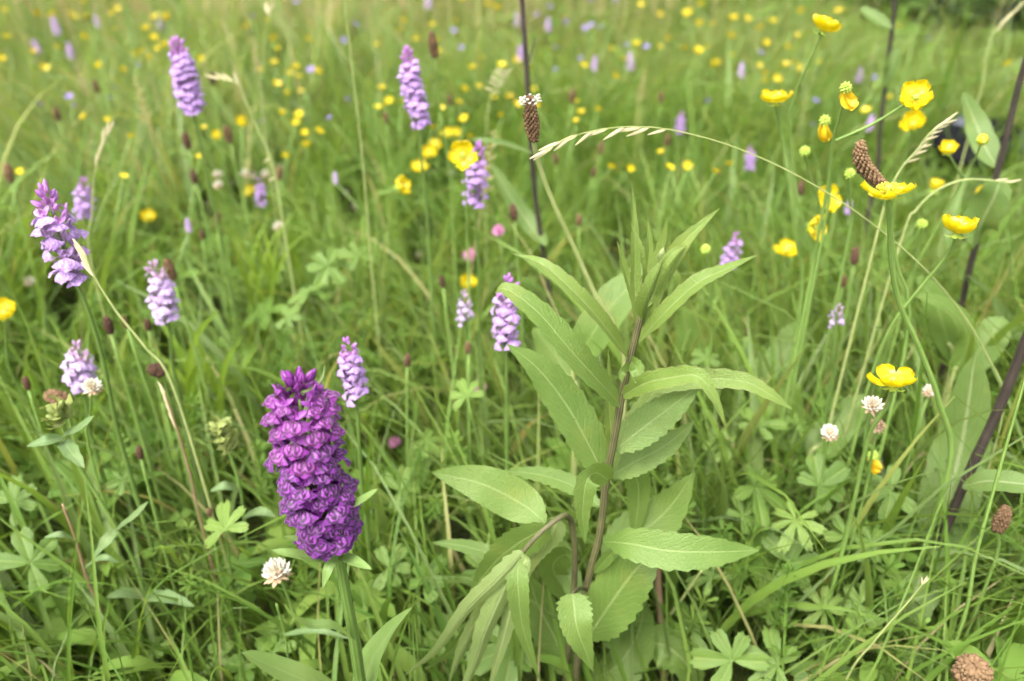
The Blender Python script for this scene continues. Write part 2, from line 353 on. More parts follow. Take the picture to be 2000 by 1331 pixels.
def leaf(mb, cp, width, nhint=None, prof=None, ny=14, nx=6, fold=0.25, curl=0.0, wave=0.0, teeth=0.0, nteeth=12, seed=0, twist=0.0, mi=0, basal=0.0):
    pts = spline(cp, ny); rr = random.Random(seed); prof = prof or lance()
    vs, fs, uvs = [], [], []; ph = rr.random() * 6
    prevS = None
    for i, p in enumerate(pts):
        s = i / ny
        t = (pts[min(i + 1, ny)] - pts[max(i - 1, 0)]).normalized()
        N = Vector(nhint) if nhint is not None else (toward_cam(p) * 0.55 + Vector((0, 0, 0.75)))
        S = t.cross(N)
        if S.length < 1e-4: S = t.orthogonal()
        S.normalize()
        if prevS is not None:
            S = (S * 0.5 + prevS * (0.5 if S.dot(prevS) >= 0 else -0.5)); S = (S - t * S.dot(t)).normalized()
        prevS = S.copy()
        if twist: S = Quaternion(t, twist * s) @ S
        N = S.cross(t).normalized()
        w = width * prof(min(max(s, 0.0), 1.0))
        for j in range(nx + 1):
            q = j / nx * 2 - 1
            ww = w
            if teeth and abs(q) > 0.99:
                saw = (s * nteeth + (0.37 if q > 0 else 0)) % 1.0
                ww = w * (1 + teeth * (saw - 0.3) * (1 if 0.06 < s < 0.92 else 0)) + width * basal * max(0, (0.3 - s) / 0.3) * (saw ** 2)
            z = fold * abs(q) * ww * 0.5 + curl * (q * q) * ww * 0.5
            z += wave * width * math.sin(s * 15 + ph + (1.7 if q > 0 else 0)) * abs(q)
            vs.append(p + S * (q * ww * 0.5) + N * z); uvs.append((0.5 + q * 0.5, s))
    m = nx + 1
    for i in range(ny):
        for j in range(nx): fs.append((i * m + j, i * m + j + 1, (i + 1) * m + j + 1, (i + 1) * m + j))
    return mb.add(vs, fs, uvs, mi)
def ellipsoid(mb, c, rx, ry, rz, nu=10, nv=7, mi=0, M=None):
    vs, fs, uvs = [], [], []; c = Vector(c)
    for i in range(nv + 1):
        th = math.pi * i / nv
        for j in range(nu):
            ph = 2 * math.pi * j / nu
            p = Vector((rx * math.sin(th) * math.cos(ph), ry * math.sin(th) * math.sin(ph), rz * math.cos(th)))
            vs.append((M @ p if M else p) + c); uvs.append((j / nu, i / nv))
    for i in range(nv):
        for j in range(nu): fs.append((i * nu + j, (i + 1) * nu + j, (i + 1) * nu + (j + 1) % nu, i * nu + (j + 1) % nu))
    return mb.add(vs, fs, uvs, mi)

# ------------------------------------------------------------------ object helpers
def thing(name, label, cat, loc=(0, 0, 0), group=None):
    o = bpy.data.objects.new(name, None); COL.objects.link(o); o.location = loc
    o.empty_display_size = 0.02
    o['label'] = label; o['category'] = cat
    if group: o['group'] = group
    return o
def part(name, me, parent=None, M=None):
    o = bpy.data.objects.new(name, me); COL.objects.link(o)
    if parent is not None: o.parent = parent
    if M is not None: o.matrix_basis = M
    return o
def frame(loc, Z, Yhint, s=1.0):
    Z = Vector(Z).normalized(); Y = Vector(Yhint); Y = Y - Z * Y.dot(Z)
    if Y.length < 1e-5: Y = Z.orthogonal()
    Y.normalize(); X = Y.cross(Z)
    return Matrix(((X[0] * s, Y[0] * s, Z[0] * s, loc[0]), (X[1] * s, Y[1] * s, Z[1] * s, loc[1]), (X[2] * s, Y[2] * s, Z[2] * s, loc[2]), (0, 0, 0, 1)))
def rooted(pts, lean=0.06, sink=0.012, rr=rng):
    """carry a stem's lowest point on down to the ground"""
    last = Vector(pts[-1]); prev = Vector(pts[-2]) if len(pts) > 1 else last + Vector((0, 0, 0.1))
    d = (last - prev); z = last.z
    if z > 0.02:
        dx, dy = 0.0, 0.0
        if d.z < -1e-3:
            k_ = min(1.0, lean * 4) * z / -d.z * 0.45; dx, dy = max(-.08, min(.08, d.x * k_)), max(-.05, min(.05, d.y * k_))
        x, y = last.x + dx, last.y + dy
        if z > 0.12: pts = list(pts) + [Vector((last.x + dx * 0.55, last.y + dy * 0.55, z * 0.5))]
        pts = list(pts) + [Vector((x, y, gz(x, y) - sink))]
    return [Vector(p) for p in pts]

# ------------------------------------------------------------------ the ground
def build_ground():
    xs = np.concatenate([-np.geomspace(400, 6, 14), np.linspace(-5, 5, 61), np.geomspace(6, 400, 14)])
    ys = np.concatenate([[-400, -120, -40, -12, -5], np.linspace(-2, 9, 67), np.geomspace(10, 600, 14)])
    X, Y = np.meshgrid(xs, ys); Z = ground_z(X.ravel(), Y.ravel()).reshape(X.shape)
    V = np.stack([X, Y, Z], -1).reshape(-1, 3); nx, ny = len(xs), len(ys)
    fs = [(j * nx + i, j * nx + i + 1, (j + 1) * nx + i + 1, (j + 1) * nx + i) for j in range(ny - 1) for i in range(nx - 1)]
    m = MB(); m.add(V.tolist(), fs); o = part('meadow_ground', m.data('meadow_ground', G['soil'])); o['kind'] = 'structure'
    o['label'] = 'dark earth and moss under the meadow grass'; o['category'] = 'ground'
build_ground()

# ------------------------------------------------------------------ orchid flowers
def lip_mesh(name, mat, nu=16, nv=7, wide=1.0):
    m = MB(); vs, fs, uvs = [], [], []
    for j in range(nv + 1):
        v = j / nv
        for i in range(nu + 1):
            u = i / nu * 2 - 1
            th = u * R_(66) * wide
            R = 0.0104 * (1 + 0.035 * math.cos(th * 5.2) + 0.05 * math.exp(-(u / 0.16) ** 2) - 0.05 * math.exp(-((abs(u) - 0.33) / 0.10) ** 2))
            R *= 1 + 0.045 * math.sin(i * 2.7)
            rho = v * R
            x = math.sin(th) * rho * 1.02 ; y = -math.cos(th) * rho - 0.0006
            z = 0.0012 * math.sin(v * 2.6) - 0.0030 * (u * u) * v * v - 0.0012 * v * v + (0.0007 * math.sin(u * 9) * v)
            vs.append((x, y, z)); uvs.append((0.5 + x / 0.0200, -y / 0.0116))
    w = nu + 1
    for j in range(nv):
        for i in range(nu): fs.append((j * w + i, (j + 1) * w + i, (j + 1) * w + i + 1, j * w + i + 1))
    return m.add(vs, fs, uvs).data(name, mat)
def sepal_mesh(name, mat):
    m = MB()
    leaf(m, [(0.0008, 0.0005, 0), (0.0030, 0.0028, 0.0006), (0.0050, 0.0056, 0.0002), (0.0060, 0.0080, -0.0010)], 0.0042, (0, 0, 1), lance(0.55, 0.7, 0.4), 7, 4, 0.35, wave=0.03)
    return m.data(name, mat)
def hood_mesh(name, mat, spur=True):
    m = MB(); vs, fs, uvs = [], [], []; nu, nv = 10, 7         # a hooded cap of dorsal sepal and petals, arching over the throat
    for j in range(nv + 1):
        s = j / nv
        y = 0.0012 + 0.0056 * math.sin(s * 1.75); z = -0.0012 + 0.0062 * s ** 1.15
        w = 0.0034 * math.sin(math.pi * min(1, 0.30 + s * 0.68)) + 0.0002
        for i in range(nu + 1):
            a = (i / nu * 2 - 1)
            vs.append((math.sin(a * 1.9) * w, y + (math.cos(a * 1.9) - 1) * w * 0.85, z - 0.0006 * abs(a))); uvs.append((i / nu, s))
    w_ = nu + 1
    for j in range(nv):
        for i in range(nu): fs.append((j * w_ + i, j * w_ + i + 1, (j + 1) * w_ + i + 1, (j + 1) * w_ + i))
    m.add(vs, fs, uvs)
    ellipsoid(m, (0, 0.0012, 0.0002), 0.0013, 0.0017, 0.0016, 7, 5)
    if spur: tube(m, spline([(0, 0, 0), (0, -0.0012, -0.004), (0, -0.0052, -0.0075)], 5), 0.0017, 0.0008, 6)
    return m.data(name, mat)
def bud_mesh(name, mat):
    m = MB()
    for a in range(3):                                          # three closed sepals wrapped round each other
        q = Matrix.Rotation(a * 2.094, 3, 'Z'); cp = [q @ Vector(p) for p in ((0.0004, 0, 0), (0.0021, 0, 0.003), (0.0019, 0, 0.0065), (0.0003, 0, 0.0098))]
        leaf(m, cp, 0.0052, q @ Vector((1, 0, 0.1)), lance(0.5, 0.6, 0.5), 7, 4, -0.75)
    return m.data(name, mat)
OF = {}
for cls, pt, bd, lp in (('dark', 'h_petal', 'h_bud', 'h_lip'), ('lilac', 'l_petal', 'l_bud', 'l_lip'), ('pale', 'p_petal', 'p_bud', 'p_lip')):
    OF[cls] = dict(lip_top=lip_mesh('orchid_lip', G['h_lip_top'] if cls == 'dark' else G[lp]), hood_top=hood_mesh('orchid_hood', G[bd]), sepal_top=sepal_mesh('orchid_sepal', G[bd]), hood=hood_mesh('orchid_hood', G[pt]), lip=lip_mesh('orchid_lip', G[lp]), sepal=sepal_mesh('orchid_sepal', G[pt]), bud=bud_mesh('orchid_bud', G[bd]))
    mm = MB()
def bract_mesh():
    m = MB(); leaf(m, [(0, 0, 0), (0, 0.004, 0.007), (0, 0.009, 0.0105), (0, 0.015, 0.0115)], 0.0036, (0, 0.7, -0.7), lance(0.3, 0.8, 0.6), 6, 2, -0.4)
    return m.data('orchid_bract', G['bract'])
BRACT = bract_mesh()
MIRROR = Matrix.Scale(-1, 4, (1, 0, 0))

def orchid(axis_pts, stem_pts, rad, nfl, nbud, cls, label, group=None, fl=1.0, sub=2, lean_face=0.30, leaves=(), seed=1, loose=0.0, stem_r=0.0028, bracts=True, name='orchid', blunt=0.32, budlen=1.0):
    """axis_pts top to bottom of the spike; stem_pts go on from there to the ground"""
    rr = random.Random(seed)
    st = rooted(list(stem_pts)); root = st[-1]
    t = thing(name, label, 'orchid', root, group)
    ax = spline(axis_pts, 40)
    L = sum((ax[i + 1] - ax[i]).length for i in range(40))
    inner = spline(list(axis_pts) + st[1:], 40)[2:]
    m = MB(); tube(m, inner, stem_r * 0.15, stem_r, 9, bulge=lambda q: 1 + .35 * math.sin(min(1, q * 2) * math.pi))
    part('stem', m.data('orchid_stem', G['orch_stem'], root), t)
    D = OF[cls]
    tot = nfl + nbud
    for i in range(tot):
        s = ((i + 0.5) / tot) ** (1.0 if not loose else 1.12)
        s = s * budlen if i < nbud else (0.6 * nbud / tot * budlen + (1 - 0.6 * nbud / tot * budlen) * (i - nbud + .5) / nfl)
        q = s * 40; a = int(min(q, 39)); A = ax[a].lerp(ax[a + 1], q - a)
        U = (ax[max(a - 2, 0)] - ax[min(a + 2, 40)]).normalized()
        e1 = U.orthogonal().normalized(); e2 = U.cross(e1); ph = i * 2.39996 + rr.uniform(-0.22, 0.22)
        Rr = e1 * math.cos(ph) + e2 * math.sin(ph)
        taper = min(1.0, blunt + 1.25 * math.sqrt(max(0.0, s * 1.0)))*(1.0 if s < 0.72 else 1.0 - 0.30 * (s - 0.72) / 0.28)
        if i < nbud:
            f = i / max(1, nbud); sz = fl * (0.75 + 0.45 * f)
            Z = (U * (1.0 - 0.45 * f) + Rr * (0.18 + 0.75 * f)).normalized()
            part('bud', D['bud'], t, frame(A + Rr * rad * 0.16 * (0.4 + f) - root + U * 0.001, Z, Rr, sz * rr.uniform(0.9, 1.1)))
            continue
        if cls != 'dark' and rr.random() < .10: continue                 # a floret missing here and there
        r = rad * taper * rr.uniform(0.86, 1.08) * 0.56
        sz = fl * rr.uniform(0.86, 1.1) * (0.80 + 0.2 * min(1, (i - nbud) / (0.25 * nfl + 1)))
        up = lean_face + rr.uniform(-0.18, 0.2) + 0.35 * max(0, 0.3 - s)
        Z = (Rr + U * up + e1 * rr.uniform(-0.15, 0.15) + e2 * rr.uniform(-.15, .15)).normalized()
        Y = U + Rr.cross(U) * rr.uniform(-0.25, 0.25)
        fr = frame(A + Rr * r - U * 0.002 - root, Z, Y, sz)
        yg = '_top' if s < .2 + rr.uniform(0, .16) else ''
        f = part('flower', D['hood' + yg], t, fr)
        part('lip', D['lip' + yg], f, Matrix.Rotation(R_(rr.uniform(-46, -14)), 4, 'X') @ Matrix.Scale(rr.uniform(.88, 1.12), 4))
        if sub >= 2:
            part('sepal', D['sepal' + yg], f, Matrix.Rotation(R_(rr.uniform(-25, 12)), 4, 'Z'))
            part('sepal', D['sepal' + yg], f, MIRROR @ Matrix.Rotation(R_(rr.uniform(-25, 12)), 4, 'Z'))
        if bracts and (s > 0.8 or rr.random() < 0.12):
            part('bract', BRACT, t, frame(A + Rr * 0.002 - root, Rr - U * 0.1, U, sz * rr.uniform(0.8, 1.25)))
    for k_, (cp, w, kw) in enumerate(leaves):
        m = MB(); leaf(m, cp, w, seed=k_, **kw); part('leaf', m.data('orchid_leaf', G['orch_leaf'], root), t)
    return t

# the dark purple orchid in the foreground
F0 = Fof(900, 0.40)
ax = [PF(580, 748, F0 + .004), PF(589, 810, F0 + .002), PF(603, 890, F0), PF(620, 960, F0), PF(637, 1012, F0), PF(645, 1032, F0)]
stp = [PF(645, 1032, F0), PF(662, 1090, F0), PF(677, 1170, F0), PF(692, 1250, F0 + .004), PF(704, 1335, F0 + .008)]
def lf(*cps, F=None): return [PF(x, y, F0 + o) for x, y, o in cps]
orchid(ax, stp, 0.0232, 104, 9, 'dark', 'dark purple orchid with a dense spike of patterned flowers in the foreground',
       fl=.84, blunt=.50, budlen=.5, seed=5, stem_r=0.0045, leaves=(
    (lf((688, 1248, 0), (650, 1222, -.012), (600, 1220, -.02), (568, 1200, -.03), (553, 1178, -.035)), 0.006, dict(prof=lance(.35, .7, .5))),
    (lf((700, 1390, .01), (625, 1345, -.01), (545, 1308, -.02), (470, 1274, -.03)), 0.017, dict(prof=lance(.3, .6, .4))),
    (lf((706, 1380, .01), (722, 1300, .02), (760, 1240, .02), (806, 1186, .01)), 0.016, dict(prof=lance(.35, .8, .5), fold=.5)),
    (lf((668, 1088, 0), (690, 1096, -.012), (726, 1113, -.02)), 0.007, dict(prof=lance(.3, .7, .5))),
    (lf((660, 1090, 0), (615, 1090, -.01), (570, 1082, -.018), (530, 1075, -.02)), 0.007, dict(prof=lance(.3, .7, .5))),
    (lf((655, 1082, -.004), (640, 1115, -.014), (630, 1150, -.014)), 0.0055, dict(prof=lance(.3, .7, .5))),
    (lf((660, 1060, 0), (600, 1056, -.01), (553, 1048, -.016)), 0.005, dict(prof=lance(.3, .7, .5))),
    (lf((668, 1000, 0), (710, 975, -.004), (738, 955, -.004)), 0.005, dict(prof=lance(.3, .7, .5)))))
clear_box(470, 690, 760, 1331, 0.56)

# the paler orchids standing out in the grass: (top px, bottom px, depth, half width px, flowers, buds, class, ...)
def far_orchid(top, bot, d, hw, nfl, nbud, cls, label, stem, group=None, sub=0, seed=1, face=0.3, loose=0.0, extra=None):
    F = Fof((top[1] + bot[1]) / 2, d)
    mid = ((top[0] + bot[0]) / 2 + (extra or 0), (top[1] + bot[1]) / 2)
    a = [PF(*top, F), PF(*mid, F), PF(*bot, F)]
    s = [a[-1]] + [PF(x, y, F + .004 * i) for i, (x, y) in enumerate(stem)]
    rad = hw / FPX * d
    clear((top[0] + bot[0]) / 2, (top[1] + bot[1]) / 2, max(hw + 4, abs(bot[1] - top[1]) / 2), d)
    return orchid(a, s, rad, nfl, nbud, cls, label, group, fl=rad / 0.0235 * 1.2, sub=sub, seed=seed, lean_face=face, loose=loose, stem_r=0.0024, bracts=sub > 0)
far_orchid((87, 372), (140, 535), 0.52, 48, 27, 11, 'lilac', 'lilac orchid with loose florets below and a tip of pink buds, on a bare stem', [(170, 600), (200, 700), (232, 850)], sub=2, seed=2, loose=1)
far_orchid((344, 82), (376, 212), 0.80, 30, 64, 8, 'lilac', 'slender violet orchid spike tapering to a dark tip, tallest at the meadow back', [(385, 260), (408, 360), (425, 440)], seed=3)
far_orchid((795, 98), (822, 240), 0.74, 26, 60, 10, 'lilac', 'tall violet orchid spike beside the brown plantain head on a thin scape', [(822, 300), (830, 370), (836, 450)], seed=4, extra=-4)
far_orchid((935, 284), (926, 395), 0.72, 27, 30, 9, 'lilac', 'violet orchid partly behind a large open buttercup', [(930, 440), (935, 520), (936, 600)], seed=6)
far_orchid((300, 518), (325, 612), 0.66, 32, 34, 5, 'pale', 'short plump lilac orchid beside a brown plantain head', [(333, 660), (340, 730)], seed=7, sub=2)
far_orchid((152, 676), (160, 745), 0.62, 33, 22, 4, 'pale', 'pale washed-out lilac orchid above a round white clover head', [(170, 800), (180, 860)], seed=8, sub=2)
far_orchid((678, 668), (696, 774), 0.56, 30, 34, 6, 'lilac', 'lilac orchid rising just behind the dark purple orchid', [(700, 840), (704, 900), (708, 960)], seed=9, sub=2)
far_orchid((992, 545), (988, 668), 0.60, 34, 26, 6, 'lilac', 'lilac orchid half hidden by a long knapweed leaf', [(990, 730), (990, 800)], seed=10, sub=2)
far_orchid((907, 572), (908, 630), 0.72, 20, 16, 3, 'pale', 'small pale lilac orchid under a buttercup', [(910, 680), (912, 720)], seed=11)
far_orchid((162, 352), (166, 424), 0.95, 21, 26, 4, 'lilac', 'violet orchid behind a straw grass head', [(170, 470), (172, 520)], seed=12)
far_orchid((508, 352), (510, 398), 1.05, 13, 22, 2, 'lilac', 'small violet orchid touching a yellow buttercup', [(512, 430), (513, 480)], seed=13)
far_orchid((1440, 460), (1425, 512), 0.80, 20, 22, 2, 'lilac', 'small lilac orchid behind a knapweed leaf tip', [(1424, 560), (1424, 620)], seed=14)
far_orchid((1467, 288), (1464, 326), 1.25, 12, 22, 2, 'lilac', 'small violet orchid crossed by the arching grass stalk', [(1464, 360), (1464, 400)], seed=15)
far_orchid((1331, 222), (1328, 256), 1.5, 11, 24, 3, 'lilac', 'small violet orchid beyond the drooping straw seed head', [(1328, 290), (1327, 330)], seed=16)
far_orchid((1638, 600), (1632, 632), 0.66, 18, 12, 3, 'pale', 'tiny pale pink flower cluster low among green leaves', [(1628, 690), (1622, 760)], seed=17)

# little far orchids: stem plus one spike mesh, too small to show single florets
def mini_spike(name, cls, n, seed):
    rr = random.Random(seed); m = MB()
    mats = [G['l_petal'], G['l_lip'], G['l_bud']] if cls == 'lilac' else [G['p_petal'], G['p_lip'], G['p_bud']]
    for i in range(n):
        s = i / n; ph = i * 2.4; r = 0.013 * min(1, 0.35 + 1.3 * s); z = 0.062 * (1 - s)
        c = Vector((math.cos(ph) * r, math.sin(ph) * r, z)); M = frame((0, 0, 0), (math.cos(ph), math.sin(ph), 0.35), (0, 0, 1)).to_3x3()
        v = [(0, .002, 0), (-.006, -.001, -.002), (-.004, -.007, .0005), (0, -.008, .0012), (.004, -.007, .0005), (.006, -.001, -.002), (0, .007, .003)]
        m.add([M @ Vector(p) * rr.uniform(.8, 1.1) + c for p in v], [(0, 1, 2), (0, 2, 3), (0, 3, 4), (0, 4, 5), (0, 5, 6), (0, 6, 1)], None, 0 if rr.random() < .6 else 1)
    return m.data(name, mats)
MINI = [mini_spike('orchid_spike', 'lilac', 34, 1), mini_spike('orchid_spike', 'pale', 30, 2)]
def thin_stem(name, mat, r=0.0012, n=5, ns=5):
    m = MB(); tube(m, [Vector((0.05 * math.sin(s * 2.2), 0.02 * s * s, s)) for s in np.linspace(0, 1, n)], r, r * 0.8, ns)
    return m
# unit-height stems are scaled per plant; radius is set for a 0.35 m plant
def unit_stem(mat, r, seed):
    rr = random.Random(seed); m = MB(); a, b = rr.uniform(-.05, .05), rr.uniform(-.05, .05)
    tube(m, [Vector((a * math.sin(s * 3.14), b * math.sin(s * 3.14), s)) for s in np.linspace(0, 1, 6)], r, r * 0.75, 5)
    return m.data('stem', mat)
US_ORCH = [unit_stem(G['orch_stem'], 0.0022, i) for i in range(3)]
US_BUTT = [unit_stem(G['butter_stem'], 0.0011, i) for i in range(5)]
US_CULM = [unit_stem(G['culm'], 0.0010, i) for i in range(4)]
def simple_plant(name, label, cat, head, stems, group, heads, headM, headname, rr):
    """a far plant: Empty at its foot, a stem, a head"""
    lx, ly = rr.uniform(-.05, .05), rr.uniform(-.03, .05)
    root = Vector((head.x + lx, head.y + ly, 0)); root.z = gz(root.x, root.y) - 0.01
    t = thing(name, label, cat, root, group)
    v = head - root; h = v.length
    q = Vector((0, 0, 1)).rotation_difference(v.normalized()).to_matrix().to_4x4()
    part('stem', rr.choice(stems), t, q @ Matrix.Diagonal((1, 1, h, 1)))
    part(headname, rr.choice(heads), t, Matrix.Translation(v) @ headM)
    return t
S1 = lambda L: [(x * .35, y * .35) for x, y in L]
S2 = lambda L: [(700 + x * .35, y * .35) for x, y in L]
S3 = lambda L: [(1300 + x * .35, y * .35) for x, y in L]
def depth_of(py, z=0.40): return (CAM_H - z) / (SP + (py - 665.5) / FPX * CP)
rr = random.Random(31)
far_spikes = S1([(900, 130), (400, 290), (550, 115), (325, 155), (220, 260)]) + S2([(885, 115), (905, 300), (1315, 355), (1515, 355), (1060, 140), (390, 15)]) + S3([(1075, 425), (420, 395), (1135, 690)]) + [(656, 346), (1655, 405), (370, 440)]
for i, (x, y) in enumerate(far_spikes):
    z = rr.uniform(.20, .26)
    d = min(3.2, depth_of(y, z)); h = P(x, y + 12, d); clear(x, y, 16, d); msc = rr.uniform(24, 36) / FPX * d / .07
    simple_plant('orchid', 'tiny blurred violet orchid spike far out in the meadow', 'orchid', h, US_ORCH, 'small orchids far out in the meadow', MINI, Matrix.Rotation(rr.uniform(0, 6), 4, 'Z') @ Matrix.Rotation(rr.uniform(-.2, .2), 4, 'X') @ Matrix.Scale(msc, 4), 'flower_spike', rr)
# violet cranesbill-like flowers, small blue-violet dots far out
def mini_cup(name, mat, n, ln, wd, up, mats2=None):
    m = MB()
    for k_ in range(n):
        q = Matrix.Rotation(k_ * 2 * math.pi / n, 3, 'Z')
        leaf(m, [q @ Vector(p) for p in ((.001, 0, 0), (ln * .5, 0, up * ln * .35), (ln, 0, up * ln))], wd, q @ Vector((-.4, 0, 1)), lance(.6, .35, .3), 4, 3, 0.2)
    ellipsoid(m, (0, 0, .0018), .0032, .0032, .0026, 7, 5, 1)
    return m.data(name, [mat, mats2 or G['stamen']])
VIO = [mini_cup('violet_flower', G['violet'], 5, .012, .010, u, G['violet']) for u in (.3, .7)]
vio = S1([(645, 490), (605, 550), (390, 545), (410, 595), (1060, 155), (1410, 100), (1660, 20), (1985, 140), (1920, 230), (1460, 680), (1840, 660), (1945, 560), (225, 590), (1735, 390), (770, 370)]) + \
      S2([(530, 175), (580, 270), (1070, 40), (1095, 270), (1260, 160), (1350, 155), (1300, 145), (1240, 330), (1500, 260), (1605, 265), (1000, 85), (1105, 395), (30, 335), (1290, 5), (1435, 5), (1160, 130)]) + S3([(965, 325), (1170, 440), (835, 565), (1465, 220), (820, 700), (525, 300), (240, 570)])
for i, (x, y) in enumerate(vio):
    z = rr.uniform(.18, .25); d = min(3.4, depth_of(y, z)); h = P(x, y, d); clear(x, y, 10, d); vs_ = rr.uniform(11, 17) / FPX * d / .024
    simple_plant('cranesbill', 'tiny blue-violet flower dotted far out in the meadow grass', 'flower', h, US_BUTT, 'violet flowers far out in the meadow', VIO, Matrix.Rotation(rr.uniform(0, 6), 4, 'Z') @ Matrix.Rotation(rr.uniform(.2, .9), 4, 'X') @ Matrix.Scale(vs_, 4), 'flower', rr)

# ------------------------------------------------------------------ buttercups
def petal_mesh(ln, wd, name, mat, seed):
    m = MB(); rr = random.Random(seed)
    vs, fs, uvs = [], [], []; nu, nv = 8, 7
    for j in range(nv + 1):
        s = j / nv; w = wd * (0.10 + 0.90 * math.sin(min(1.0, s * 1.12) ** 0.85 * math.pi * 0.62)) * (1.0 if s < .86 else math.sqrt(max(0.05, 1 - ((s - .86) / .15) ** 2)))
        for i in range(nu + 1):
            u = i / nu * 2 - 1
            yy = s * ln * (1 - .10 * u * u * s) - (0.05 * ln * math.exp(-(u / .22) ** 2) if s > .9 else 0)
            z = -0.0028 * math.sin(s * 2.6) + 0.0030 * u * u * s + 0.0003 * math.sin(u * 4 + seed) * s
            vs.append((u * w * .5, yy, z)); uvs.append((i / nu, s))
    w_ = nu + 1
    for j in range(nv):
        for i in range(nu): fs.append((j * w_ + i, j * w_ + i + 1, (j + 1) * w_ + i + 1, (j + 1) * w_ + i))
    return m.add(vs, fs, uvs).data(name, mat)
PETALS = [petal_mesh(.0138, .0118, 'buttercup_petal', G['yellow'], i) for i in range(4)]
PET_OLD = [petal_mesh(.0115, .009, 'wilted_petal', G['yellow_old'], i) for i in range(2)]
def boss_mesh():
    m = MB(); rr = random.Random(4)
    ellipsoid(m, (0, 0, .0022), .0026, .0026, .0026, 8, 6, 1)
    for i in range(34):
        a = i * 2.4; e = 0.25 + 0.75 * (i / 34); d = Vector((math.cos(a) * e, math.sin(a) * e, 1.15 - .55 * e)).normalized()
        b = Vector((math.cos(a) * .0022, math.sin(a) * .0022, .001)); tip = b + d * rr.uniform(.0030, .0042)
        tube(m, [b, tip], .00018, .00018, 3, 0, False); ellipsoid(m, tip, .00055, .00055, .0009, 5, 3)
    for i in range(5):
        q = Matrix.Rotation(i * 1.2566 + .6, 3, 'Z'); leaf(m, [q @ Vector(p) for p in ((.0008, 0, -.0004), (.004, 0, -.0022), (.0075, 0, -.0014))], .0036, q @ Vector((0, 0, -1)), lance(.4, .6, .5), 4, 2, .3, mi=2)
    return m.data('buttercup_centre', [G['stamen'], G['seed_green'], G['seed_green']])
BOSS = boss_mesh()
def seed_head_mesh():
    m = MB()
    for i in range(30):
        s = (i + .5) / 30; th = math.acos(1 - 1.85 * s); a = i * 2.4
        d = Vector((math.sin(th) * math.cos(a), math.sin(th) * math.sin(a), math.cos(th)))
        ellipsoid(m, d * .0034, .0013, .0013, .0019, 5, 4, 0, frame((0, 0, 0), d, (.3, .2, .9)).to_3x3())
        leaf(m, [d * .0048, d * .0064 + Vector((0, 0, .0003))], .0008, None, None, 2, 2)
    return m.data('buttercup_seed_head', G['seed_green'])
SEEDH = seed_head_mesh()
def bud_cup():
    m = MB(); ellipsoid(m, (0, 0, .004), .0042, .0042, .0046, 9, 7, 1)
    for i in range(5):
        q = Matrix.Rotation(i * 1.2566, 3, 'Z'); leaf(m, [q @ Vector(p) for p in ((.0008, 0, -.0004), (.0046, 0, .0022), (.0040, 0, .0062))], .0036, q @ Vector((1, 0, 0)), lance(.4, .6, .5), 5, 2, -.3, mi=0)
    return m.data('buttercup_bud', [G['seed_green'], G['yellow']])
BUDC = bud_cup()
def buttercup_flower(t, pos, face, openness, kind, size, rr):
    M = Matrix.Translation(pos) @ frame((0, 0, 0), face, (0.2, 1, 0.1), size) @ Matrix.Rotation(rr.uniform(0, 6.28), 4, 'Z')
    if kind == 'seed': return part('seed_head', SEEDH, t, M)
    if kind == 'bud': return part('bud', BUDC, t, M)
    if kind == 'wilt':                                   # a green seed head, the last petals hanging from it
        f = part('flower', SEEDH, t, Matrix.Translation(pos) @ frame((0, 0, 0), (.1, -.1, 1), (0, 1, 0), .75))
        for k_ in range(3):
            part('petal', rr.choice(PET_OLD), f, Matrix.Rotation(3.6 + k_ * .75 + rr.uniform(-.3, .3), 4, 'Z') @ Matrix.Rotation(R_(rr.uniform(-75, -40)), 4, 'X') @ Matrix.Rotation(rr.uniform(-.6, .6), 4, 'Y') @ Matrix.Scale(1.75, 4))
        return f
    f = part('flower', BOSS, t, M)
    n = 5
    for k_ in range(n):
        o = openness + 4 + rr.uniform(-14, 14) + (rr.uniform(-30, 5) if kind == 'loose' else 0)
        part('petal', rr.choice(PETALS), f, Matrix.Rotation(k_ * 1.2566 + rr.uniform(-.09, .09), 4, 'Z') @ Matrix.Translation((0, .0012, 0)) @ Matrix.Rotation(R_(o), 4, 'X') @ Matrix.Rotation(rr.uniform(-.12, .12), 4, 'Y'))
    return f
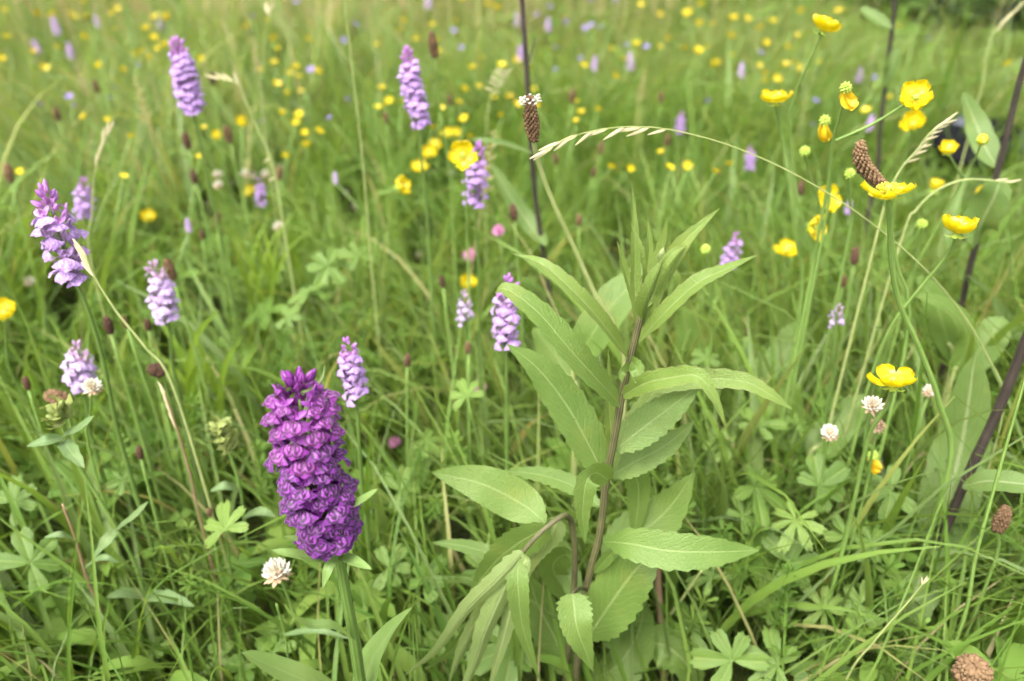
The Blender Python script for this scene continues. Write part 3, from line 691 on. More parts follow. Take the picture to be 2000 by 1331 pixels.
def buttercup(label, heads, stem, branches=(), group=None, F=None, r=0.0011, seed=0, leaves=()):
    """heads: (px, py, size px, face, openness, kind); stem: pixels from the first head downwards; branches: pixel paths from the other heads to the stem"""
    rr = random.Random(seed + 100)
    px, py, sz = heads[0][:3]
    d0 = min(2.2, FPX * 0.0235 / sz) if F is None else None
    F_ = F if F is not None else Fof(py, d0)
    pts = [PF(px, py, F_)] + [PF(x, y, F_ + .01 * (i + 1)) for i, (x, y) in enumerate(stem)]
    pts = rooted(pts); root = pts[-1]
    t = thing('buttercup', label, 'buttercup', root, group)
    m = MB(); tube(m, spline(pts, 8 * (len(pts) - 1)), r * .8, r * 1.25, 7); part('stem', m.data('buttercup_stem', G['butter_stem'], root), t)
    for h, b in zip(heads[1:], branches):
        bp = [PF(h[0], h[1], F_)] + [PF(x, y, F_ + .01 * (i + 1)) for i, (x, y) in enumerate(b)]
        m = MB(); tube(m, spline(bp, 8 * (len(bp) - 1)), r * .7, r, 6); part('branch', m.data('buttercup_branch', G['butter_stem'], root), t)
    for (x, y, s, face, op, kind) in heads:
        p = PF(x, y, F_); clear(x, y, s * .6 + 4, F_ / (CP - (y - 665.5) / FPX * SP))
        dd = F_ / (CP - (y - 665.5) / FPX * SP)
        size = (.78 if kind == 'seed' else 1.0) if kind in ('seed', 'bud') else max(.6, min(1.35, s / FPX * dd / .0235))
        buttercup_flower(t, p - root, Vector(face), op, kind, size, rr)
    for cp, w in leaves:
        m = MB(); leaf(m, [PF(x, y, F_ + o) for x, y, o in cp], w, ny=10, nx=4); part('leaf', m.data('buttercup_leaf', G['palm'], root), t)
    return t
GB = 'buttercups around the dark old stems'
buttercup('large buttercup in profile, topmost of the tall ones near the hedge', [(1607, 62, 62, (.35, .1, .9), 48, 'open')], [(1578, 125), (1553, 185), (1543, 260), (1560, 400), (1585, 520)], seed=1)
buttercup('shallow open buttercup on a pale straight scape beside the arching grass', [(1515, 200, 60, (-.1, .12, 1), 38, 'open')], [(1524, 250), (1540, 360), (1554, 460), (1566, 572)], seed=2, r=.0014)
buttercup('forked buttercup with one wide open flower and one wilted drooping flower', [(1652, 172, 40, (.3, -.3, -.6), -20, 'wilt'), (1788, 192, 60, (-.35, -.75, .55), 30, 'open')], [(1640, 230), (1626, 278), (1619, 350), (1600, 450), (1580, 560)], [[(1755, 212), (1700, 245), (1626, 278)]], seed=3, F=.52)
buttercup('buttercup whose shrunken petals hang below a pale tip', [(1611, 236, 30, (.1, -.2, -.9), -10, 'wilt')], [(1622, 275), (1618, 340), (1614, 420)], seed=4, F=.55)
buttercup('half-open buttercup just below the widest one and above the black bag', [(1783, 244, 50, (-.4, -.6, .6), 45, 'open')], [(1770, 300), (1752, 380), (1742, 470), (1745, 600)], seed=5)
buttercup('buttercup with a round closed bud beside it in front of the black bag', [(1850, 296, 40, (-.1, -.3, .9), 40, 'open'), (1915, 283, 20, (.1, 0, 1), 0, 'bud')], [(1875, 340), (1880, 350), (1850, 410), (1800, 500), (1760, 590)], [[(1905, 310), (1890, 330), (1878, 346)]], seed=6, F=.62)
buttercup('buttercup with petals bent flat at the foot of the curved plantain head', [(1735, 378, 88, (-.1, .10, .95), 16, 'loose')], [(1738, 440), (1742, 520), (1760, 600), (1800, 690), (1836, 790), (1856, 900)], seed=7, r=.0017)
buttercup('small cup-shaped buttercup between the bag and the curved plantain head', [(1824, 372, 40, (.1, .1, 1), 62, 'open')], [(1800, 425), (1765, 490), (1746, 590), (1740, 690)], seed=8)
buttercup('flat-rimmed buttercup against the dark leaning stem', [(1930, 385, 46, (-.2, .1, .9), 34, 'open')], [(1905, 430), (1880, 500), (1850, 580)], seed=9)
buttercup('big bowl-shaped buttercup left of the leaning dark stem', [(1870, 456, 74, (0, .18, .95), 44, 'open')], [(1850, 500), (1800, 560), (1740, 640), (1700, 740), (1670, 860)], seed=10, r=.0012)
buttercup('buttercup showing its glossy inside, crossed by a thin dark stem', [(1613, 390, 52, (.3, -.8, .5), 24, 'open')], [(1606, 440), (1600, 500), (1585, 560), (1570, 640)], seed=11)
buttercup('buttercup tilted on its side showing the stamens', [(1587, 444, 54, (.5, -.75, .2), 32, 'open')], [(1604, 480), (1596, 530), (1574, 620), (1565, 720)], seed=12)
buttercup('flat low buttercup beside the straight pale scape', [(1535, 492, 44, (-.1, -.3, .9), 30, 'open')], [(1540, 560), (1535, 640)], seed=13)
buttercup('buttercup standing over two faded white clover heads', [(1743, 752, 82, (0.05, .22, .95), 26, 'open')], [(1735, 790), (1702, 840), (1685, 900), (1668, 980), (1650, 1060)], seed=14, r=.0014)
buttercup('shrivelled orange-yellow buttercup low under the clover heads', [(1705, 890, 36, (.2, -.4, .4), 40, 'wilt')], [(1700, 950), (1690, 1020)], seed=15, F=.46)
buttercup('yellow buttercup half buried in grass near the thick leaning stem', [(1972, 955, 36, (0, -.3, .9), 40, 'open')], [(1975, 1010), (1978, 1060)], seed=16)
for i, (x, y, st) in enumerate([(1572, 296, [(1580, 340), (1600, 400), (1606, 470), (1580, 580)]), (1660, 340, [(1660, 400), (1658, 460)]), (1801, 438, [(1790, 500), (1775, 560)]), (1378, 487, [(1386, 540), (1388, 600), (1390, 660)])]):
    buttercup('green knobbly buttercup seed head with no petals left', [(x, y, 22, (0, -.1, 1), 0, 'seed')], st, seed=20 + i, F=.58, group='green buttercup seed heads')
buttercup('wide open buttercup in front of a violet orchid', [(905, 304, 54, (-.15, -.8, .5), 24, 'open')], [(908, 360), (912, 430), (914, 500)], seed=30)
buttercup('buttercup tilted sideways on a bent brownish stalk', [(780, 366, 40, (.6, -.3, .6), 42, 'open')], [(755, 376), (738, 384), (736, 430), (745, 520)], seed=31)
buttercup('round yellow buttercup above a small pale orchid', [(914, 556, 38, (.1, -.5, .8), 48, 'open')], [(915, 610), (915, 680)], seed=32)
buttercup('yellow buttercup by the left orchid with the bare stem, cut by the picture edge', [(10, 614, 54, (.2, -.4, .85), 42, 'open')], [(12, 660), (18, 720), (60, 800)], seed=33)
for i, (x, y, s) in enumerate([(838, 302, 32), (850, 284, 24), (820, 329, 32), (428, 270, 28), (290, 426, 30), (490, 376, 26), (131, 568, 24), (115, 624, 24), (875, 264, 26), (889, 263, 24), (1215, 484, 20), (475, 240, 26)]):
    buttercup('small yellow buttercup in the middle of the meadow among the orchids', [(x, y, s, (rr.uniform(-.4, .4), -.45, .8), rr.uniform(30, 55), 'open')], [(x + 4, y + 50), (x + 6, y + 110)], seed=40 + i, group='middle-distance buttercups')
FARB = [mini_cup('buttercup_flower', G['yellow'], 5, .0115, .0125, u) for u in (.5, .8, 1.1)]
fb = S1([(465, 15), (305, 95), (420, 105), (390, 80), (615, 85), (870, 100), (940, 105), (815, 170), (855, 225), (465, 215), (40, 210), (318, 268), (195, 300), (245, 395), (570, 375), (785, 295), (835, 330), (735, 305), (875, 280), (920, 265), (1120, 340), (700, 405), (1385, 155), (1505, 125), (1530, 230), (1725, 235), (1550, 275), (1530, 360), (1605, 420), (1665, 430), (1655, 390), (1765, 405), (1675, 515), (1460, 400), (1545, 480), (1610, 525), (1670, 640), (1700, 755), (1775, 740), (1710, 820), (1595, 880), (1350, 705), (600, 680), (730, 770), (470, 660), (1115, 880), (110, 960), (690, 990), (15, 340), (1450, 100), (1140, 720), (640, 170), (1660, 690), (1570, 640), (210, 90), (480, 95), (660, 60), (30, 60)]) + \
     S2([(250, 125), (240, 170), (580, 5), (415, 145), (100, 255), (690, 335), (800, 370), (585, 510), (560, 575), (665, 490), (640, 385), (750, 550), (845, 550), (880, 590), (1000, 600), (975, 505), (800, 650), (595, 670), (415, 715), (460, 605), (240, 570), (130, 500), (175, 575), (110, 605), (725, 35), (770, 55), (1155, 105), (1255, 370), (1410, 280), (1480, 335), (1550, 255), (1680, 265), (1720, 225), (1815, 275), (1890, 300), (1950, 268), (1905, 145), (1980, 140), (1245, 635), (1215, 680), (1335, 620), (1985, 375), (1690, 95), (1840, 90), (1910, 30), (1575, 30), (1430, 435), (440, 235), (335, 225), (540, 120), (435, 295), (1215, 570), (1735, 940), (1840, 920), (1690, 860), (1410, 940), (1515, 950), (875, 340), (625, 770)]) + \
     S3([(380, 110), (450, 115), (530, 160), (600, 125), (355, 215), (370, 315), (285, 370), (555, 250), (675, 268), (735, 205), (515, 375), (550, 415), (615, 450), (710, 355), (735, 395), (665, 375), (855, 355), (1255, 550), (1300, 155), (755, 75), (970, 65), (195, 30), (120, 95), (1120, 620), (1910, 365), (20, 940), (120, 930), (355, 920), (280, 965), (560, 460)])
for i, (x, y) in enumerate(fb):
    z = rr.uniform(.19, .27); d = min(3.6, depth_of(y, z)); bs_ = rr.uniform(13, 22) / FPX * d / .024
    h = P(x, y, d); clear(x, y, 10, d)
    simple_plant('buttercup', 'tiny yellow buttercup blurred far out in the meadow', 'buttercup', h, US_BUTT, 'buttercups far out in the meadow', FARB, Matrix.Rotation(rr.uniform(0, 6), 4, 'Z') @ Matrix.Rotation(rr.uniform(0, .8), 4, 'X') @ Matrix.Scale(bs_, 4), 'flower', rr)

LANDMARKS = [(615, 900, 230, 'the dark purple orchid'), (115, 455, 120, 'the loose lilac orchid with pink buds'), (360, 150, 95, 'the slender violet orchid spike'), (812, 170, 95, 'the tall violet orchid'),
             (925, 345, 80, 'the violet orchid with a buttercup before it'), (315, 565, 110, 'the short plump lilac orchid'), (155, 715, 110, 'the washed-out lilac orchid'), (990, 610, 90, 'the orchid hidden by a knapweed leaf'),
             (690, 720, 60, 'the lilac orchid behind the dark purple one'), (1160, 1000, 260, 'the leafy knapweed'), (1040, 260, 90, 'the tall thin dark stem'), (1620, 420, 150, 'the branching buttercups'), (1720, 800, 130, 'the buttercup over the clovers'), (118, 850, 90, 'the yellow rattle')]
def near_label(px, py, base, other):
    best = min(LANDMARKS, key=lambda l: math.hypot(px - l[0], py - l[1]) / l[2])
    return base + ' near ' + best[3] if math.hypot(px - best[0], py - best[1]) < best[2] else base + ' ' + other
# ------------------------------------------------------------------ clover
def clover_head(name, mats, seed, droop=0.3):
    m = MB(); rr = random.Random(seed)
    for i in range(46):
        s = (i + .5) / 46; th = math.acos(1 - (1 + droop * 2.2) * s * .92); a = i * 2.4
        d = Vector((math.sin(th) * math.cos(a), math.sin(th) * math.sin(a), math.cos(th) + .12)).normalized()
        old = 1 if th > 1.75 else 0
        Q = frame((0, 0, 0), d, (0, 0, 1) if abs(d.z) < .95 else (1, 0, 0)).to_3x3()
        ln = rr.uniform(.0085, .0105)
        leaf(m, [d * .001, Q @ Vector((0, 0, ln * .5)), Q @ Vector((0, .0008 if not old else -.002, ln))], .0034, Q @ Vector((0, 1, 0)), lance(.8, .35, .3), 4, 2, -.9, mi=old)
    ellipsoid(m, (0, 0, 0), .0055, .0055, .005, 8, 6, 1)
    return m.data(name, mats)
CW = [clover_head('clover_head', [G['c_white'], G['c_brown']], i, .3 + .15 * i) for i in range(2)]
CPK = [clover_head('clover_head', [G['c_pink'], G['c_pink']], 5, .25)]
def trefoil_mesh():
    m = MB()
    for k_ in range(3):
        q = Matrix.Rotation(k_ * 2.094, 3, 'Z'); leaf(m, [q @ Vector(p) for p in ((.001, 0, 0), (.008, 0, .0022), (.017, 0, .001))], .016, q @ Vector((0, 0, 1)), lance(.75, .45, .15), 6, 4, .25)
    return m.data('clover_leaf', G['palm'])
TREF = trefoil_mesh()
def clover(px, py, size, label, heads, group=None, stem=(), scale=None, seed=0, d=None):
    rr = random.Random(seed)
    d = d or min(1.9, FPX * (.021 if size > 27 else .0145) / size); F = Fof(py, d); clear(px, py, size * .6 + 3, d)
    pts = [PF(px, py, F)] + [PF(x, y, F + .008 * (i + 1)) for i, (x, y) in enumerate(stem)]
    pts = rooted(pts + ([pts[0] + Vector((rr.uniform(-.02, .02), rr.uniform(0, .02), -pts[0].z * .5))] if not stem else [])); root = pts[-1]
    t = thing('clover', label, 'clover', root, group)
    m = MB(); tube(m, spline(pts, 12), .0009, .0012, 6); part('stem', m.data('clover_stem', G['butter_stem'], root), t)
    s = size / FPX * d / .019
    part('flower_head', rr.choice(heads), t, Matrix.Translation(pts[0] - root) @ Matrix.Rotation(rr.uniform(0, 6), 4, 'Z') @ Matrix.Rotation(rr.uniform(-.2, .4), 4, 'X') @ Matrix.Scale(s, 4))
    for k_ in range(2):
        o = Vector((rr.uniform(-.05, .05), rr.uniform(-.02, .05), rr.uniform(.05, .09)))
        m = MB(); tube(m, spline([Vector((0, 0, 0)), o * .5 + Vector((0, 0, .015)), o], 5), .0006, .0005, 4); lfo = part('leaf_stalk', m.data('clover_stalk', G['butter_stem']), t)
        part('leaf', TREF, lfo, Matrix.Translation(o) @ Matrix.Rotation(rr.uniform(0, 6), 4, 'Z') @ Matrix.Rotation(rr.uniform(-.4, .4), 4, 'X'))
clover(541, 1118, 60, 'white clover head with browning lower florets beside the dark purple orchid stem', CW, stem=[(556, 1150), (585, 1230), (600, 1300)], seed=1)
clover(180, 757, 40, 'round white clover head under the pale orchid', CW, stem=[(176, 810), (172, 870)], seed=2, d=.56)
clover(1704, 792, 42, 'white clover head right under a yellow buttercup', CW, stem=[(1690, 850), (1680, 930)], seed=3, d=.50)
clover(1714, 832, 34, 'browned clover head below the white one near a buttercup', [clover_head('clover_head', [G['c_brown'], G['c_brown']], 9, .5)], stem=[(1700, 900), (1690, 960)], seed=4, d=.52)
clover(1621, 846, 38, 'white clover head alone among cut leaves', CW, stem=[(1610, 900), (1600, 960)], seed=5, d=.56)
clover(1815, 764, 28, 'small white clover head beside the long pale leaf', CW, seed=6, d=.58)
for i, (x, y, s) in enumerate([(340, 699, 20), (358, 700, 22), (544, 443, 22), (518, 496, 18), (498, 662, 18), (57, 550, 22), (425, 341, 18), (478, 340, 18), (495, 345, 15), (518, 340, 16), (426, 362, 20), (676, 377, 14), (692, 405, 14), (820, 497, 16), (898, 1040, 22), (551, 325, 14), (456, 358, 14), (400, 400, 14), (1000, 755, 12), (846, 790, 12), (880, 340, 14), (840, 340, 14), (258, 988, 22), (262, 1082, 22), (480, 1010, 22), (495, 1035, 22), (100, 1020, 18), (16, 1038, 18), (700, 340, 12), (830, 440, 14), (1640, 1010, 14), (1100, 1190, 16)]):
    clover(x, y, s, near_label(x, y, 'small white clover head', 'alone in the open grass'), CW, 'small white clovers in the grass', seed=20 + i)
for i, (x, y, s) in enumerate([(973, 452, 26), (918, 500, 28), (938, 757, 26), (770, 865, 26), (325, 588, 24), (418, 608, 16)]):
    clover(x, y, s, near_label(x, y, 'pink clover head on a short stem', 'in open grass'), CPK, 'pink clovers', seed=70 + i)

# ------------------------------------------------------------------ ribwort plantains
def plantain_head(name, mat, ln, w, seed, bend=0.0, anth=False):
    m = MB(); rr = random.Random(seed); ax_ = [Vector((bend * ln * math.sin(s * 2.2), 0, s * ln)) for s in np.linspace(0, 1, 10)]
    tube(m, ax_, w * .62, w * .3, 8, 0, True, lambda s: max(.15, math.sin(math.pi * (.14 + .8 * s)) ** .6))
    n = 150
    for i in range(n):
        s = (i + .5) / n; q = s * 9; a = int(min(q, 8)); c = ax_[a].lerp(ax_[a + 1], q - a); ph = i * 2.39996
        r = w * .72 * max(.2, math.sin(math.pi * (.14 + .8 * s)) ** .6)
        d = Vector((math.cos(ph), math.sin(ph), .45)).normalized()
        Q = frame((0, 0, 0), d, (0, 0, 1)).to_3x3(); k_ = rr.uniform(.8, 1.25)
        ellipsoid(m, c + Vector((math.cos(ph), math.sin(ph), 0)) * r * rr.uniform(.92, 1.14), .00075 * k_ * w / .004, .0013 * k_ * w / .004, .0012 * k_ * w / .004, 5, 4, 0, Q)
        if anth and .80 < s < .97:
            tip = c + Vector((math.cos(ph), math.sin(ph), .3)) * (r + .0042); tube(m, [c, tip], .00012, .00012, 3, 1, False); ellipsoid(m, tip, .0011, .0007, .0007, 5, 4, 1)
    return m.data(name, [mat, G['c_white']])
def plantain(px, py, ln_px, label, d, stem=(), group=None, mat='plant_head', w=.0042, bend=0.0, anth=False, axis=None, seed=0, r=.0011, stem_mat='butter_stem', me=None):
    rr = random.Random(seed); F = Fof(py, d); ln = ln_px / FPX * d
    base = PF(px, py, F); ax_ = Vector(axis or (rr.uniform(-.15, .15), rr.uniform(-.1, .1), 1)).normalized()
    c = base + ax_ * ln * .5; pr = project(np.array([c])); clear(float(pr[0][0]), float(pr[1][0]), ln_px * .55 + 3, d)
    pts = rooted([base] + ([PF(x, y, F + .008 * (i + 1)) for i, (x, y) in enumerate(stem)] or [base - ax_ * .06 + Vector((0, 0, -.06))])); root = pts[-1]
    t = thing('plantain', label, 'plantain', root, group)
    m = MB(); tube(m, spline(pts, 14), r, r * 1.35, 6); part('scape', m.data('plantain_scape', G[stem_mat], root), t)
    sc = 1.0
    if me is None: me = plantain_head('plantain_head', G[mat], ln, w, seed, bend, anth)
    else: sc = ln / .018
    part('flower_head', me, t, frame(base - root, ax_, (0, 1, 0), sc))
    return t
plantain(1042, 276, 84, 'brown plantain head ringed with white anthers on a pale stout scape', .52, [(1052, 320), (1082, 400), (1122, 485), (1162, 575), (1218, 690)], w=.0048, anth=True, axis=(-.10, .05, 1), seed=1, r=.0016, stem_mat='culm')
plantain(1722, 362, 98, 'thick curved brown plantain head behind a flattened buttercup', .50, [(1738, 440), (1752, 520), (1775, 640)], w=.0052, bend=-.26, axis=(-.42, .1, 1), seed=2)
plantain(1895, 1328, 80, 'dark knobbly plantain head low down by the thick leaning stem', .43, [(1905, 1380)], w=.0092, axis=(-.3, -.3, .9), seed=3)
plantain(850, 112, 46, 'slim brown plantain head on a long thin scape near the tall violet orchid', .80, [(853, 160), (862, 230), (878, 330), (884, 420)], w=.0045, axis=(-.12, 0, 1), seed=4)
plantain(1948, 1036, 56, 'greyish plantain head in the shade of the thick leaning stem', .52, [(1945, 1090)], w=.0048, seed=5)
plantain(136, 788, 44, 'pair-like lumpy brown plantain head near the yellow rattle', .58, [(142, 850)], w=.006, axis=(-.8, 0, .45), seed=6)
plantain(320, 728, 28, 'squat dark plantain head tilted on its side in the grass', .62, [(332, 790)], w=.0052, axis=(-.8, -.2, .5), seed=7, mat='plant_dark')
PL = [plantain_head('plantain_head', G['plant_head'], .018, .0044, 11), plantain_head('plantain_head', G['plant_dark'], .018, .0046, 12)]
for i, (x, y, l, d) in enumerate([(338, 545, 40, .70), (216, 650, 34, .62), (248, 640, 24, .66), (290, 645, 24, .70), (424, 440, 26, .9), (395, 468, 18, .9), (20, 355, 34, .95), (368, 290, 30, 1.0), (449, 278, 30, 1.0), (382, 358, 26, 1.0), (546, 350, 24, 1.0), (416, 165, 22, 1.2), (115, 235, 24, 1.2), (1005, 430, 30, .8), (1131, 440, 22, .85), (1116, 200, 24, 1.3), (1172, 300, 22, 1.2), (1086, 320, 20, 1.2), (1302, 285, 22, 1.3), (1158, 345, 18, 1.1), (1290, 200, 20, 1.4), (1668, 515, 32, .75), (1646, 560, 22, .8), (1563, 380, 26, .9), (575, 895, 24, .65), (795, 715, 26, .66), (914, 690, 24, .66), (865, 560, 22, .72), (410, 1008, 20, .6), (275, 895, 26, .6), (190, 180, 22, 1.3), (880, 205, 20, 1.4), (755, 240, 20, 1.2), (1885, 470, 20, .9), (1458, 655, 20, .75), (55, 760, 26, .62)]):
    plantain(x, y, l, near_label(x, y, ('pale brown' if i % 2 == 0 else 'blackish brown') + ' plantain head on a thin scape', 'out in the open grass'), d, group='brown plantain heads in the grass', seed=100 + i, me=PL[i % 2])

# ------------------------------------------------------------------ the knapweed in the middle
FK = 0.388
def kn(cps): return [PF(x, y, FK + o) for x, y, o in cps]
kst = kn([(1256, 600, .0), (1250, 624, 0), (1230, 705, 0), (1216, 766, 0), (1201, 850, 0), (1184, 940, .002), (1172, 1040, .004), (1146, 1152, .006), (1124, 1335, .01)])
kst = rooted(kst); KR = kst[-1]
kw_ = thing('knapweed', 'tall leafy green knapweed with a dark ribbed stem and no open flower', 'knapweed', KR)
m = MB(); tube(m, spline(kst, 60), .0018, .0028, 14, bulge=lambda s: 1 + .10 * math.sin(s * 70) ** 8); part('stem', m.data('knapweed_stem', G['knap_stem'], KR), kw_)
K1 = lance(.62, .95, .14); K2 = lance(.5, 1.0, .2); KB = lance(.72, 1.0, .16); KC = lance(.42, .95, .35); KN = lance(.85, .95, .13)
def kleaf(parent, root, cps, wpx, mat='knap', prof=K1, **kw):
    pts = kn(cps); mid = cps[len(cps) // 2]; dd = (FK + mid[2]) / (CP - (mid[1] - 665.5) / FPX * SP)
    m = MB(); a = dict(ny=44, nx=8, fold=.22, teeth=.16, nteeth=11, wave=.028, basal=.16, seed=int(cps[0][0] + cps[-1][1])); a.update(kw)
    leaf(m, pts, wpx / FPX * dd * .90, prof=prof, **a)
    o = part('leaf', m.data('knapweed_leaf', G[mat], root), parent); return o
def N_(x, y, z): return (x, y, z)
cam_n = (0, -.8, .55)
KL = [
    ([(1246, 640, .002), (1240, 560, .008), (1240, 470, .012), (1234, 350, .016)], 27, 'knap_young', K2, dict(nhint=(.3, -1, .2), fold=.35)),
    ([(1252, 625, -.004), (1256, 560, -.010), (1250, 490, -.010), (1228, 428, -.004)], 24, 'knap_young', K2, dict(nhint=(.9, -.6, .2), fold=.5)),
    ([(1262, 600, .006), (1280, 530, .010), (1296, 470, .010), (1305, 423, .008)], 26, 'knap_young', K2, dict(nhint=(-.7, -.7, .2), fold=.5)),
    ([(1256, 622, -.006), (1266, 585, -.013), (1282, 540, -.014), (1297, 502, -.010)], 44, 'knap_young', K2, dict(nhint=(.5, -1, .1), fold=-.6, basal=0)),
    ([(1258, 640, .004), (1282, 560, .002), (1330, 480, .000), (1409, 404, .000)], 46, 'knap_young', K2, dict(nhint=(-.35, -.75, .6), fold=.45)),
    ([(1272, 570, .0), (1295, 520, -.006), (1318, 492, -.006), (1343, 478, -.002)], 24, 'knap_young', K2, dict(nhint=(-.3, -.7, .6), fold=.5)),
    ([(1288, 520, .002), (1300, 480, .002), (1310, 455, .002)], 14, 'knap_young', K2, dict(nhint=(.6, -.7, .2), fold=.5)),
    ([(1254, 618, .008), (1262, 540, .014), (1268, 480, .016), (1264, 420, .018)], 22, 'knap_young', K2, dict(nhint=(.2, -1, .2), fold=.45)),
    ([(1262, 600, .002), (1300, 540, .008), (1340, 480, .010), (1372, 430, .010)], 26, 'knap_young', K2, dict(nhint=(-.4, -.8, .4), fold=.45)),
    ([(1250, 630, .006), (1230, 560, .014), (1215, 510, .016), (1205, 470, .016)], 20, 'knap_young', K2, dict(nhint=(.4, -.9, .3), fold=.45)),
    ([(1250, 665, -.002), (1290, 620, -.012), (1360, 555, -.016), (1420, 525, -.012), (1481, 498, -.004)], 42, 'knap_young', K2, dict(nhint=(-.25, -.5, .85), fold=.35)),
    ([(1226, 700, .0), (1190, 650, -.012), (1130, 580, -.018), (1060, 518, -.012), (999, 494, .002)], 48, 'knap_young', K2, dict(nhint=(.25, -.5, .85), fold=.35)),
    ([(1209, 788, -.002), (1160, 735, -.018), (1110, 680, -.024), (1050, 610, -.020), (990, 566, -.014), (966, 572, -.010)], 74, 'knap', KC, dict(nhint=(.3, -.55, .75), fold=.18)),
    ([(1182, 935, .012), (1150, 870, .020), (1105, 790, .028), (1050, 720, .032), (990, 672, .034)], 92, 'knap', KB, dict(nhint=(.25, -.7, .65), fold=.15, teeth=.16)),
    ([(1217, 772, -.004), (1262, 748, -.018), (1310, 738, -.028), (1362, 735, -.036), (1395, 778, -.042), (1419, 840, -.044)], 46, 'knap_young', KC, dict(nhint=(.1, -.75, .65), fold=.30)),
    ([(1222, 765, .008), (1290, 752, .016), (1370, 740, .014), (1450, 745, .006), (1505, 772, .0), (1549, 801, -.002)], 44, 'knap_young', K1, dict(nhint=(.05, -.75, .65), fold=.25)),
    ([(1200, 880, .004), (1250, 840, .012), (1310, 795, .016), (1372, 748, .018)], 78, 'knap', KB, dict(nhint=(-.2, -.8, .55), fold=.2)),
    ([(1204, 862, .014), (1250, 800, .03), (1300, 745, .036), (1345, 706, .04)], 34, 'knap_young', K2, dict(nhint=(-.4, -.7, .5))),
    ([(1190, 930, .01), (1235, 905, .02), (1300, 870, .026), (1360, 820, .03)], 60, 'knap', KB, dict(nhint=(-.2, -.8, .55), fold=.2)),
    ([(1188, 938, -.004), (1165, 924, -.018), (1146, 940, -.028), (1138, 1000, -.030), (1143, 1064, -.028)], 62, 'knap', KC, dict(nhint=(.25, -1, .25), fold=.25, teeth=.2)),
    ([(1190, 925, .012), (1225, 912, .03), (1246, 945, .036), (1244, 1010, .034), (1232, 1060, .03)], 58, 'knap', KC, dict(nhint=(-.2, -.9, .4), fold=.2)),
    ([(1172, 990, .016), (1120, 950, .03), (1050, 927, .035), (976, 920, .035)], 42, 'knap', K1, dict(nhint=(.1, -.6, .8))),
    ([(1178, 1058, -.004), (1230, 1062, -.02), (1310, 1076, -.03), (1400, 1078, -.03), (1484, 1075, -.024)], 80, 'knap', KN, dict(nhint=(-.02, -.75, .65), fold=.16)),
    ([(1176, 1100, .012), (1230, 1055, .03), (1300, 1000, .036), (1357, 922, .036)], 106, 'knap', KB, dict(nhint=(-.4, -.8, .45), fold=.12)),
    ([(1146, 1250, .0), (1185, 1190, -.002), (1240, 1115, -.004), (1295, 1065, .0)], 118, 'knap', KB, dict(nhint=(-.25, -.8, .5), fold=.12)),
    ([(1132, 1245, -.008), (1118, 1160, -.03), (1128, 1230, -.045), (1160, 1316, -.046)][1:] , 74, 'knap', lance(.42, 1.1, .3), dict(nhint=(.15, -1, .35), fold=.2, basal=.35)),
    ([(1140, 1200, .01), (1100, 1100, .04), (1075, 1060, .05), (1060, 1050, .05)], 56, 'knap', KB, dict(nhint=(.2, -.8, .5))),
    ([(1150, 1330, .01), (1205, 1300, .03), (1245, 1240, .04), (1262, 1170, .045)], 100, 'knap', KB, dict(nhint=(-.2, -.8, .5))),
    ([(1160, 1120, .004), (1186, 1090, -.004), (1200, 1075, -.008)], 26, 'knap', KB, dict(nhint=(-.2, -.8, .5))),
    ([(1186, 925, .0), (1196, 890, .012), (1190, 800, .02), (1188, 680, .022)], 34, 'knap_young', K2, dict(nhint=(.3, -1, .2), fold=.3)),
    ([(1230, 705, .0), (1244, 722, -.010), (1240, 750, -.014)], 40, 'knap', KC, dict(nhint=(-.2, -1, .2))),
    ([(1228, 712, -.002), (1216, 726, -.010), (1214, 748, -.012)], 22, 'knap', KC, dict(nhint=(.2, -1, .2))),
]
for cps, w, mt, pf, kw in KL: kleaf(kw_, KR, cps, w, mt, pf, **kw)
# the lower leaf (1160,1316) hangs from a short side shoot
m = MB(); tube(m, spline(kn([(1146, 1152, .006), (1132, 1150, -.012), (1118, 1160, -.03)]), 8), .0014, .0010, 6); part('leaf_stalk', m.data('knapweed_stalk', G['knap_stem'], KR), kw_)
m = MB(); leaf(m, kn([(1290, 515, .0), (1293, 498, -.002), (1297, 482, .0)]), .004, (0, -1, .2), K2, 6, 3, -.6); part('bud', m.data('knapweed_bud', G['bud'], KR), kw_)
clear_box(840, 900, 1480, 1331, .58); clear_box(985, 340, 1550, 900, .50)

